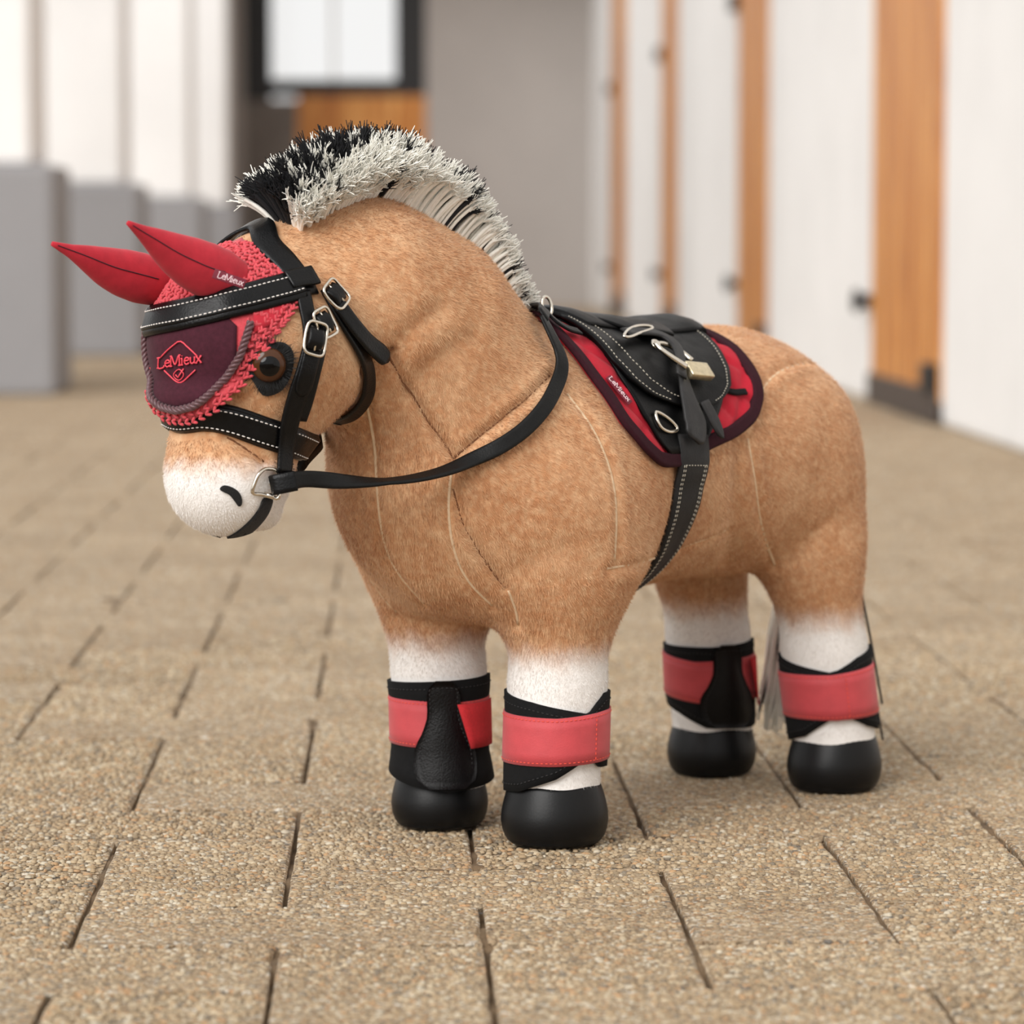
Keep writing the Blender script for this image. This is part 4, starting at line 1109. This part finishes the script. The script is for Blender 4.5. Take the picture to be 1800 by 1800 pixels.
# noseband
nb = np.array([hit(*q) for q in [(541, 784), (500, 771), (460, 758), (420, 742), (385, 732), (350, 729)]])
mid = sph(4, -38.0); nbp = np.concatenate([nb, mid[None], mirror_head(nb)[::-1]]); P = reproject(resample(nbp, 60)); P = smooth_path(P, 4); N = normals_at(P)
ribbon(P, N, 0.0162, 0.0022, 'noseband_padding', M_LEATHER, BRI, off=0.0010, edge=0.0012)
nbo, B = ribbon(P, N, 0.0135, 0.0014, 'noseband', M_LEATHER, BRI, off=0.0032)
for s in (-1, 1): stitches(P[1:-1] + B[1:-1]*s*0.0051 + N[1:-1]*0.0046, N[1:-1], L=0.0019, gap=0.0009, r=0.00033).build('stitching', M_WHITETHREAD, nbo, stuff=True)
jaw = np.array([hit(541, 784), head(-0.030, 0.022, 0.222), head(-0.034, 0, 0.222)]); jw = np.concatenate([jaw, mirror_head(jaw[:2])[::-1]])
P = reproject(resample(jw, 24)); ribbon(P, normals_at(P), 0.0085, 0.0016, 'jaw_strap', M_LEATHER, BRI, off=0.0012)
def frame_pts(c, ax, ay, hw, hh, n=32):
    t = np.linspace(0, 2*np.pi, n, endpoint=False); p = 0.42
    return np.array([c + ax*hw*np.sign(math.cos(q))*abs(math.cos(q))**p*1.0 + ay*hh*np.sign(math.sin(q))*abs(math.sin(q))**p for q in t])
def buckle(px, dirpx, hw, hh, lift, parent, mir, mat=M_STEEL, bow=0.0008, rad=0.00085):
    p = hit(*px); q = hit(px[0]+dirpx[0], px[1]+dirpx[1])
    if mir: p, q = mirror_head(np.array([p, q]))
    n = normals_at(p[None])[0]; ay = unit(q-p); ay = unit(ay-n*(ay@n)); ax = np.cross(ay, n); c = p + n*lift
    m = MB(); F = frame_pts(c, ax, ay, hw, hh); F = F + n*(bow*(((F-c)@ay/hh)**2))[:, None]; m.tube(resample(F, 40, True), rad, 8, closed=True); b = tk_(m.build('buckle', mat, parent))
    m = MB(); m.tube(np.array([c-ay*hh*0.95, c-ay*hh*0.2+n*0.0012, c+ay*hh*0.75+n*0.0010]), 0.0006, 6); m.build('prong', mat, b)
    return c, ax, ay, n
for mir in (0, 1):
    f = (lambda P: mirror_head(P)) if mir else (lambda P: P)
    # cheekpiece: upper strap, buckle with leather turned round it, lower strap with its tongue
    P, N = onto(f(np.array([hit(*q) for q in [(528, 515), (534, 545), (540, 575), (541, 600)]])), 16)
    ribbon(P, N, 0.0088, 0.0017, 'cheek_strap', M_LEATHER, BRI, off=0.0024)
    lo = np.array([hit(*q) for q in [(541, 600), (529, 650), (515, 690), (502, 735), (492, 785), (487, 832)]])
    P, N = onto(f(smooth_path(resample(lo, 30), 3))); w = np.interp(np.linspace(0, 1, 30), [0, 0.3, 1], [0.0100, 0.0112, 0.0104])
    ribbon(P, N, w, 0.0018, 'cheekpiece', M_LEATHER, BRI, off=0.0046)
    P, N = onto(f(smooth_path(np.array([hit(*q) for q in resample(np.array([(556, 612), (548, 645), (534, 700), (522, 735)], float), 16)]), 2)))
    ribbon(P, N, 0.0088, 0.0016, 'cheek_backing', M_LEATHERM, BRI, off=0.0022)
    tongue, N = onto(f(np.array([hit(*q) for q in [(541, 603), (530, 650), (519, 688)]])), 14)
    ribbon(tongue, N, np.interp(np.linspace(0, 1, 14), [0, 0.8, 0.95, 1], [0.0098, 0.0098, 0.007, 0.003]), 0.0014, 'cheek_tongue', M_LEATHER, BRI, off=0.0063)
    for py in (802, 812, 822):
        a = hit(476, py); b = hit(502, py+2); PP = f(np.array([a, b])); NN = normals_at(PP); stitches(PP + NN*0.0064, NN, L=0.0013, gap=0.0009, r=0.0003).build('bar_tack', M_BLACKTHREAD, BRI, stuff=True)
    # buckles with strap rolled round the bar
    for px, d, hw, hh, lift, leathr in (((540, 598), (-4, 20), 0.0062, 0.0086, 0.0082, True), ((559, 572), (8, 18), 0.0056, 0.0076, 0.0062, True), ((577, 526), (14, 16), 0.0068, 0.0074, 0.0064, True)):
        c, ax, ay, n = buckle(px, d, hw, hh, lift, BRI, mir)
        t = np.linspace(-1, 1, 9); arch = np.array([c + ay*(hh*0.62*q) + n*(0.0022*(1-q*q)-0.0012) for q in t])
        ribbon(arch, np.repeat(n[None], 9, 0), hw*1.45, 0.0016, 'buckle_leather', M_LEATHER, BRI, edge=0.0007)
        ribbon(arch*1.0-n*0.0022, np.repeat(n[None], 9, 0), hw*1.35, 0.0016, 'keeper', M_LEATHER, BRI, edge=0.0007)
    # throatlash and its loose end
    th = np.array([hit(*q) for q in [(568, 512), (585, 545), (606, 580), (628, 618), (637, 650)]])
    und = np.array([head(-0.050, 0.030, 0.258), head(-0.052, 0.014, 0.246), head(-0.052, -0.002, 0.243)])
    P = resample(np.concatenate([th, und]), 40); P = f(P)
    for _ in range(3): P = smooth_path(push_out(P, 0.0004, 4), 2)
    P = push_out(P, 0.0003, 4); N = smooth_path(normals_at(P), 4)
    ribbon(P, N, 0.0086, 0.0017, 'throatlash', M_LEATHER, BRI, off=0.0018)
    le = np.array([hit(*q) for q in [(584, 540), (604, 568), (628, 598), (650, 616), (664, 627)]]); le = resample(le, 18); le[:, :] = smooth_path(le, 4)
    P = push_out(f(le), 0.0010); P = smooth_path(P, 2); N = normals_at(P); N = np.repeat(unit(N.mean(0))[None], 18, 0)
    ribbon(P, N, np.interp(np.linspace(0, 1, 18), [0, 0.5, 0.85, 0.96, 1], [0.0084, 0.0092, 0.0104, 0.0088, 0.003]), 0.0016, 'throatlash_end', M_LEATHER, BRI, off=0.0048)
# poll crown piece ends under the headpiece; bit rings and reins
bitc = hit(478, 850); bn = normals_at(bitc[None])[0]
ring_px = [(489, 832), (470, 824), (457, 831), (449, 846), (444, 866), (460, 869), (478, 873), (490, 874)]
Zb = proj(bitc)[2]-0.0035
ringP = np.array([at(px, py, min(Zb, proj(hit(px, py))[2]-0.0028)) for px, py in ring_px])
nearbit = at(486, 851, Zb)
for mir in (0, 1):
    f = (lambda P: mirror_head(P)) if mir else (lambda P: P)
    m = MB(); m.tube(f(resample(ringP, 40, True)), 0.00105, 8, closed=True); bit = tk_(m.build('bit_ring', M_STEEL, BRI))
    a, b = f(np.array([at(464, 869.5, Zb-0.0002), at(482, 873, Zb-0.0002)])); m = MB(); m.tube(np.array([a, (a+b)/2, b]), [0.0017, 0.0014, 0.0017], 10); m.build('bit_bar', M_STEEL, bit)
m = MB(); m.tube(np.array([nearbit, mirror_head(nearbit)[0]]), 0.0016, 8); m.build('mouthpiece', M_STEEL, BRI)
# reins: from each bit ring along the neck and over the withers
rp = [(488, 852), (505, 847), (540, 842), (600, 846), (660, 848), (720, 843), (780, 829), (830, 808), (880, 784), (925, 752), (960, 712), (982, 668), (988, 640), (983, 618), (973, 596), (962, 574), (953, 556)]
Zs = []
for q in rp:
    h = hit(*q, soft=False); Zs.append(proj(h)[2]-0.0045 if h is not None else None)
Zs[0] = Zb; Zs[1] = Zb+0.000
known = [(0, Zb), (1, Zb-0.001), (7, Zs[7])]
for i in range(2, 7):
    z = Zb + (Zs[7]-Zb)*(i-1)/6.0; Zs[i] = min(z, Zs[i]) if Zs[i] is not None else z
Zs = [z if z is not None else proj(hit(*q))[2]-0.002 for z, q in zip(Zs, rp)]
R3 = np.array([at(p[0], p[1], z) for p, z in zip(rp, Zs)])
for i in range(12, len(rp)): R3[i] = hit_off(*rp[i], float(np.interp(i, [12, 14, 16], [0.0050, 0.0068, 0.0072])))
wtop = to_world(np.array([[-0.020, 0.0, 0.0]]))[0]; wtop = np.array(BODY_BVH.ray_cast(Vector((wtop[0], wtop[1], 0.5)), Vector((0, 0, -1)))[0]) + np.array([0, 0, 0.0068])
NR = resample(R3, 90)
surfN = normals_at(NR)
viewN = -CF + 0*NR
f = np.linspace(0, 1, 90)[:, None]
tw = np.interp(f[:, 0], [0, 0.10, 0.28, 0.42, 0.6, 1], [0, 0, 1.0, 0.8, 0.15, 0.0])[:, None]
wS = np.interp(f[:, 0], [0, 0.35, 0.6, 1], [0, 0.2, 1, 1])[:, None]
RN = (viewN*(1-wS) + surfN*wS)*(1-0.75*tw) + np.array([0, 0, 1.0])*tw
RN /= np.linalg.norm(RN, axis=1)[:, None]
rw = np.interp(f[:, 0], [0, 0.03, 0.06, 1], [0.0100, 0.0100, 0.0088, 0.0086])
ribbon(NR, RN, rw, 0.0017, 'rein', M_LEATHERM, BRI, off=-0.0004)
lp = np.array([at(486, 852, Zb+0.002), at(484, 852, Zb-0.0022), at(500, 849, Zb-0.003), at(520, 845, Zb-0.0022)]); P = resample(lp, 14)
ribbon(P, np.repeat(-CF[None], 14, 0), 0.0106, 0.0018, 'rein_loop', M_LEATHER, BRI, off=0.0008)
# right-hand rein: from the far ring to the far side of the neck
fb = mirror_head(nearbit)[0]; FR = mirror_pony(R3[8:]); FR = FR[-6:]; pts = np.concatenate([fb[None], np.array([at(440, 848, 1.875), at(528, 815, 1.890), at(566, 778, 1.905), at(602, 738, 1.930)]), (0.5*at(602, 738, 1.930)+0.5*FR[0])[None]+PLF[None]*-0.01, FR])
P = resample(pts, 80)
# keep it outside the coat
for _ in range(3):
    d = field(to_local(P)); P = P + normals_at(P)*np.clip(0.003-d, 0, 0.02)[:, None]
P = smooth_path(P, 3); Nn = normals_at(P); ribbon(P, smooth_path(Nn, 6), 0.0088, 0.0017, 'rein', M_LEATHERM, BRI, off=0.0)
cross = push_out(resample(np.array([R3[-1], wtop, mirror_pony(R3[-1:])[0]]), 16), 0.0064); ribbon(cross, smooth_path(normals_at(cross), 2), 0.0086, 0.0017, 'rein', M_LEATHERM, BRI, off=0.0)
# ================================================================== SADDLE PAD, SADDLE, GIRTH
TZC = 0.205
def torso(x, ph, lift=0.0):
    """coat point of the barrel at station x (forward +), angle ph in degrees from the top towards the left side"""
    a = math.radians(ph); d = np.array([0, math.sin(a), math.cos(a)]); c = np.array([x, 0, TZC])
    o = to_world(c + d*0.2); w = d@PM3
    p = np.array(BODY_BVH.ray_cast(Vector(o), Vector(-w))[0]); return p + normals_at(p[None])[0]*lift if lift else p
def to_torso(W): L = to_local(np.atleast_2d(W)); return np.stack([L[:, 0], np.degrees(np.arctan2(L[:, 1], L[:, 2]-TZC))], -1)
def px_torso(px): return to_torso(np.array([hit(*p) for p in px]))
M_PADRED = simple('raspberry_quilted_cotton', srgb(176, 22, 42), 0.8, noise=0.08, nscale=200, bump=0.3, bscale=1600, bdist=0.0004, sheen=0.06, spec=0.25)
M_BINDING = simple('burgundy_binding', srgb(48, 14, 24), 0.85, noise=0.15, nscale=400, bump=0.4, bscale=1800, bdist=0.0004, spec=0.2)
M_TANTHREAD = simple('grey_thread', srgb(196, 188, 172), 0.7, noise=0.08)
M_GIRTH = mat_leather('charcoal_leather', srgb(36, 35, 35), 0.55)
M_SADDLE = mat_leather('saddle_leather', srgb(8, 8, 9), 0.44)
M_SADDLE.node_tree.nodes['Principled BSDF'].inputs['Specular IOR Level'].default_value = 0.13
M_TREAD = simple('brass_tread', srgb(214, 200, 168), 0.3, 0.85, noise=0.15, nscale=300, bump=0.4, bscale=500, bdist=0.0006)
def grid_tx(rows, n, xf, xr, warp=lambda p: p):
    G = np.array([[torso(xf(p)+(xr(p)-xf(p))*f, p) for f in np.linspace(0, 1, n)] for p in rows]); return G, normals_at(G.reshape(-1, 3)).reshape(G.shape)
def hpx(px, py, lift): return hit_off(px, py, lift)

# ---- saddle pad
padF = lambda p: float(np.interp(abs(p), [0, 9, 18, 30, 48, 68, 78, 83, 85.5], [-0.018, -0.014, -0.002, 0.003, -0.001, -0.008, -0.022, -0.036, -0.047]))
padR = lambda p: float(np.interp(abs(p), [0, 33, 49, 59, 67, 73, 77, 82, 85.5], [-0.162, -0.161, -0.157, -0.151, -0.139, -0.118, -0.092, -0.066, -0.053]))
PAD = empty('saddle_pad', torso(-0.08, 0)); tag(PAD, "raspberry red quilted saddle pad with burgundy binding on the pony's back", 'saddle pad')
rows = np.linspace(-85, 85, 103); G, GN = grid_tx(rows, 61, padF, padR)
ff = np.linspace(0, 1, 61)[None]; q = np.array(rows)[:, None]
xx = np.array([[padF(p)+(padR(p)-padF(p))*f for f in ff[0]] for p in rows]); yy = np.radians(q)*0.075 + 0*xx
dq = np.minimum(np.abs(np.sin((xx+yy)*np.pi/0.030)), np.abs(np.sin((xx-yy)*np.pi/0.030)))
sheet(G, GN, 0.0012, 0.0008 + 0.0026*np.clip(dq*1.5, 0, 1)**0.6, 'quilted_panel', M_PADRED, PAD)
loop = [torso(padF(p)-0.0022, p) for p in np.linspace(-83, 83, 90)] + [torso(padR(p)+0.0024, p) for p in np.linspace(83, -83, 90)]
L = resample(np.array(loop), 220, True); L = np.concatenate([L, L[:1]]); N = normals_at(L); N[-1] = N[0]
ribbon(smooth_path(L, 3), smooth_path(N, 4), 0.0082, 0.0026, 'binding', M_BINDING, PAD, off=0.0028, edge=0.0009)
c0, c1 = hpx(1069.5, 663, 0.0054), hpx(1107, 708, 0.0054); u = unit(c1-c0); nn = unit(normals_at((hit(1088, 685))[None])[0]); nn = unit(nn-u*(nn@u)); vv = np.cross(nn, u); cc = (c0+c1)/2
mb = MB(); mb.box(cc, u, vv, nn, np.linalg.norm(c1-c0)/2+0.0005, 0.0030, 0.0004, 0.0003); lab = tk_(mb.build('name_label', M_TAG, PAD))
sg = 1 if (vv@CR) > 0 else -1
lettering('LeMieux', lambda x, y: cc + u*((x-0.5)*0.0165) + vv*sg*((y-0.40)*0.0040) + nn*0.0006, 0.00024).build('lettering', M_TAGTXT, lab)
P = np.array([hpx(*a, 0.0050) for a in resample(np.array([(1250, 676), (1270, 684), (1290, 690), (1310, 689)], float), 12)])
ribbon(P, normals_at(P), 0.0042, 0.0014, 'pad_strap', M_NEO, PAD)

# ---- saddle
SAD = empty('saddle', torso(-0.09, 0, 0.004)); tag(SAD, 'small black leather saddle with white stitching and run-up nickel stirrups', 'saddle')
for s in (1, -1):
    swF = lambda p: float(np.interp(p, [8, 20, 50, 65, 76, 81], [-0.030, -0.028, -0.024, -0.028, -0.036, -0.046])); swR = lambda p: float(np.interp(p, [8, 45, 60, 76, 81], [-0.140, -0.130, -0.112, -0.086, -0.072]))
    G, GN = grid_tx(np.linspace(8, 81, 24)*s, 24, lambda p: swF(abs(p)), lambda p: swR(abs(p)))
    sheet(G, GN, 0.0042, 0.0016, 'sweat_flap', M_SADDLE, SAD)
    fF = lambda p: float(np.interp(p, [6, 15, 26, 43, 52, 58, 62, 64.5], [-0.034, -0.026, -0.0235, -0.022, -0.028, -0.040, -0.058, -0.078]))
    fR = lambda p: float(np.interp(p, [6, 20, 33, 47, 55, 60, 63, 64.5], [-0.150, -0.146, -0.140, -0.131, -0.122, -0.111, -0.098, -0.088]))
    ro = np.linspace(6, 64, 34)*s
    G, GN = grid_tx(ro, 34, lambda p: fF(abs(p)), lambda p: fR(abs(p)))
    flap = sheet(G, GN, 0.0066, 0.0022, 'flap', M_SADDLE, SAD)
    for ins in (0.0045, 0.019):
        P = np.array([torso(fF(p)-ins, p*s) for p in np.linspace(14, 61 if ins < 0.01 else 63.5, 40)]); N = normals_at(P)
        stitches(P+N*0.0089, N, L=0.0017, gap=0.0010, r=0.00028).build('stitching', M_TANTHREAD, flap, stuff=True)
    P = np.array([torso(fR(p)+0.004, p*s) for p in np.linspace(14, 62, 40)]); N = normals_at(P)
    stitches(P+N*0.0089, N, L=0.0017, gap=0.0010, r=0.00026).build('stitching', M_TANTHREAD, flap, stuff=True)
    # skirt that covers the stirrup bar, lifted along its lower edge
    ro = np.linspace(2, 27, 14)*s
    G, GN = grid_tx(ro, 20, lambda p: -0.046-0.030*(abs(p)/27)**2, lambda p: -0.120+0.012*(abs(p)/27)**2)
    lift = 0.0100 + 0.0022*np.sin(np.linspace(0, np.pi, 20))[None] + 0*np.abs(ro)[:, None]
    sheet(G, GN, lift, 0.0017, 'skirt', M_SADDLE, SAD)
# seat
rows = np.linspace(-21, 21, 25); G, GN = grid_tx(rows, 40, lambda p: -0.028-0.010*(p/21)**2, lambda p: -0.158+0.010*(p/21)**2)
fx = np.linspace(0, 1, 40); prof = np.interp(fx, [0, 0.06, 0.16, 0.35, 0.55, 0.78, 0.92, 1.0], [0.0015, 0.0045, 0.0050, 0.0030, 0.0022, 0.0045, 0.0050, 0.0018])
cx = (1-(np.array(rows)/21)**2*0.75)[:, None]
sheet(G, GN, 0.0082, prof[None]*cx+0.0008, 'seat', M_SADDLE, SAD)
P = np.array([torso(-0.157+0.010*(p/21)**2, p) for p in np.linspace(-21, 21, 26)]); ribbon(P, normals_at(P), 0.0055, 0.0034, 'cantle_binding', M_SADDLE, SAD, off=0.0064, edge=0.001)
P = np.array([torso(-0.029-0.010*(p/21)**2, p) for p in np.linspace(-21, 21, 26)]); ribbon(P, normals_at(P), 0.0050, 0.0030, 'pommel_binding', M_SADDLE, SAD, off=0.0064, edge=0.001)
for mir in (0, 1):
    f = (lambda P: mirror_pony(np.atleast_2d(P))) if mir else (lambda P: np.atleast_2d(P))
    # stirrup leather, buckle, iron
    P = f(smooth_path(np.array([hpx(*a, 0.0128) for a in resample(np.array([(1098, 585), (1128, 584), (1160, 589), (1186, 606), (1195, 632), (1197, 662)], float), 26)]), 2))
    ribbon(P, smooth_path(normals_at(P), 3), 0.0074, 0.0016, 'stirrup_leather', M_STRAP, SAD)
    P = f(smooth_path(np.array([hpx(*a, 0.0105) for a in resample(np.array([(1198, 655), (1206, 690), (1217, 728), (1222, 752), (1219, 774)], float), 22)]), 2))
    ribbon(P, smooth_path(normals_at(P), 3), np.interp(np.linspace(0, 1, 22), [0, 0.4, 0.7, 0.95, 1], [0.0055, 0.0130, 0.0190, 0.0165, 0.010]), 0.0018, 'girth_point', M_STRAP, SAD)
    P = f(smooth_path(np.array([hpx(*a, 0.0092) for a in resample(np.array([(1236, 706), (1248, 728), (1260, 752), (1269, 771)], float), 14)]), 2))
    ribbon(P, smooth_path(normals_at(P), 3), np.interp(np.linspace(0, 1, 14), [0, 0.5, 0.8, 1], [0.0085, 0.0090, 0.0066, 0.0015]), 0.0018, 'girth_point', M_STRAP, SAD)
    m = MB(); m.tube(f(resample(np.array([hpx(*a, 0.0138) for a in [(1097, 591), (1104, 580), (1121, 573), (1143, 573), (1146, 578), (1126, 585), (1108, 592)]]), 32, True)), 0.00095, 8, closed=True); b = tk_(m.build('buckle', M_STEEL, SAD))
    iron = MB()
    iron.tube(f(resample(np.array([hpx(*a, 0.0155) for a in [(1151, 603), (1162, 614), (1182, 629), (1206, 645)]]), 16)), np.linspace(0.0013, 0.0020, 16), 10)
    iron.tube(f(resample(np.array([hpx(*a, 0.0112) for a in [(1151, 603), (1170, 605), (1196, 618), (1216, 634)]]), 16)), np.linspace(0.0013, 0.0018, 16), 10)
    iron.tube(f(resample(np.array([hpx(*a, 0.0135) for a in [(1147, 600), (1155, 601), (1158, 608), (1150, 609)]]), 12, True)), 0.0011, 8, closed=True)
    ir = tk_(iron.build('stirrup_iron', M_STEEL, SAD))
    a, b_ = f(np.array([hpx(1208, 650, 0.0135), hpx(1246, 654, 0.0135)])); ax = unit(b_-a); n = normals_at(((a+b_)/2)[None])[0]; n = unit(n-ax*(n@ax)); ay = np.cross(n, ax)
    tb = MB(); tb.box((a+b_)/2, ax, ay, n, np.linalg.norm(b_-a)/2, 0.0052, 0.0024, 0.0008); tk_(tb.build('tread', M_TREAD, ir))
    m = MB(); m.tube(f(resample(np.array([hpx(*a, 0.0068) for a in [(1153, 724), (1155, 738), (1163, 752), (1177, 759), (1190, 756), (1187, 747), (1170, 732)]]), 30, True)), 0.0010, 8, closed=True); tk_(m.build('dee_ring', M_STEEL, SAD))
    m = MB(); cR = f(push_out(at(957, 546, proj(hit(957, 566))[2]-0.004)[None], 0.0092)[0])[0]; rr = np.array([cR + 0.0056*(np.cos(t)*np.array([0.45, 0.3, 0.1]) + np.sin(t)*np.array([-0.2, 0.1, 0.95])) for t in np.linspace(0, 2*np.pi, 24, endpoint=False)])
    m.tube(rr, 0.00095, 8, closed=True); tk_(m.build('dee_ring', M_STEEL, SAD))
    P = f(np.array([hpx(*a, 0.0035) for a in [(957, 560), (972, 574), (992, 586), (1012, 592)]])); P = resample(P, 12); ribbon(P, normals_at(P), 0.0062, 0.0014, 'breastplate_tab', M_SADDLE, SAD, off=0.003)

# ---- girth
GIR = empty('girth', torso(-0.069, 180)); tag(GIR, "charcoal leather girth strapped round the pony's belly", 'girth')
for s in (1,):
    A = np.concatenate([np.linspace(74, 286, 110)])
    gx = lambda p: -0.0705 + 0.0045*math.sin(math.radians(min(90, max(0, (p if p < 180 else 360-p)-74))))
    P = smooth_path(np.array([torso(gx(p), p) for p in A]), 6); N = smooth_path(normals_at(P), 4)
    pp = np.minimum(A, 360-A); lift = np.interp(pp, [74, 84, 94], [0.0052, 0.0046, 0.0014]); P2 = P + N*lift[:, None]
    g, B = ribbon(P2, N, np.interp(pp, [74, 90, 180], [0.0285, 0.0275, 0.0255]), 0.0026, 'girth_strap', M_GIRTH, GIR, edge=0.0009)
    for off in (-0.0112, -0.0094, 0.0112, 0.0094):
        for sl in (slice(6, 52), slice(58, 104)):
            Q = P2[sl] + B[sl]*off*np.interp(pp[sl], [74, 90, 180], [1, 0.97, 0.9])[:, None] + N[sl]*0.0027; stitches(Q, N[sl], L=0.0016, gap=0.0010, r=0.00026).build('stitching', M_TANTHREAD, g, stuff=True)
    for k in (6, 103):
        Q = np.array([P2[k]+B[k]*t+N[k]*0.0027 for t in np.linspace(-0.011, 0.011, 8)]); stitches(Q, np.repeat(N[k][None], 8, 0), L=0.0016, gap=0.0010, r=0.00026).build('stitching', M_TANTHREAD, g, stuff=True)
# ================================================================== plush pile: short combed fibres over the whole coat, flattened under the tack
TV, TF, tn = [], [], 0
for o in TACK:
    me = o.data; n = len(me.vertices); co = np.empty(n*3, np.float32); me.vertices.foreach_get('co', co)
    TV.append(co.reshape(-1, 3) + wloc(o)); TF += [tuple(int(i)+tn for i in p.vertices) for p in me.polygons]; tn += n
TV = np.concatenate(TV); TBVH = BVHTree.FromPolygons([Vector(v) for v in TV], TF)
r = np.random.default_rng(21); NS = 400000
tri = np.concatenate([BF[:, [0, 1, 2]], BF[:, [0, 2, 3]]]); A, B, C = BW[tri[:, 0]], BW[tri[:, 1]], BW[tri[:, 2]]
ar = np.linalg.norm(np.cross(B-A, C-A), axis=1); ar *= (A[:, 2] > 0.034)
k = r.choice(len(tri), NS, p=ar/ar.sum()); a, b = r.random(NS), r.random(NS); fl = a+b > 1; a[fl], b[fl] = 1-a[fl], 1-b[fl]
R0 = A[k]+(B-A)[k]*a[:, None]+(C-A)[k]*b[:, None]
fn = np.cross(B-A, C-A); fn /= np.linalg.norm(fn, axis=1)[:, None]+1e-12
NB = np.zeros_like(BW)
for j in range(3): np.add.at(NB, tri[:, j], fn)
NB /= np.linalg.norm(NB, axis=1)[:, None]+1e-12
NN = NB[tri[k, 0]]*(1-a-b)[:, None] + NB[tri[k, 1]]*a[:, None] + NB[tri[k, 2]]*b[:, None]; NN /= np.linalg.norm(NN, axis=1)[:, None]
keep = np.ones(NS, bool)
lo, hi = TV.min(0)-0.004, TV.max(0)+0.004
for i in range(NS):
    q = TBVH.find_nearest(R0[i], 0.0030)
    if q[0] is not None: keep[i] = False
    elif KBARE.find(R0[i])[2] < 0.0017: keep[i] = False
R0, NN = R0[keep], NN[keep]; n = len(R0)
L = to_local(R0)
flow = -PFW[None]*np.where(L[:, 2] > 0.13, 0.55, 0.05)[:, None] + np.array([0, 0, -0.85]) + 0.45*np.stack([vnoise(R0, 60, 31), vnoise(R0, 60, 32), vnoise(R0, 60, 33)], -1) + r.normal(0, 0.32, (n, 3))
t = flow - NN*(flow*NN).sum(1)[:, None]; t /= np.linalg.norm(t, axis=1)[:, None]+1e-9
tilt = np.radians(np.clip(r.normal(24, 9, n), 8, 55)); d = t*np.cos(tilt)[:, None] + NN*np.sin(tilt)[:, None]
wn_ = whiteness(R0); hd_ = (L[:, 0] > 0.12)
ln = 0.0034*r.uniform(0.6, 1.25, n)*(1-0.25*wn_)*np.where(hd_, 0.78, 1.0); sd = np.cross(t, NN)
w = (0.00023*np.where(wn_ > 0.5, 0.8, 1.0))[:, None]
V = np.stack([R0+sd*w-NN*0.0004, R0-sd*w-NN*0.0004, R0+d*ln[:, None]], 1).reshape(-1, 3)
me = bpy.data.meshes.new('pile'); me.vertices.add(3*n); me.loops.add(3*n); me.polygons.add(n)
me.vertices.foreach_set('co', (V-wloc(PONY)).astype(np.float32).ravel()); me.loops.foreach_set('vertex_index', np.arange(3*n, dtype=np.int32))
me.polygons.foreach_set('loop_start', np.arange(0, 3*n, 3, dtype=np.int32)); me.update(calc_edges=True); me.materials.append(M_FUR)
pile = bpy.data.objects.new('pile', me); COL.objects.link(pile); pile.parent = body; pile['kind'] = 'stuff'
set_coat(pile, np.repeat(R0, 3, 0), np.repeat(r.random(n), 3))
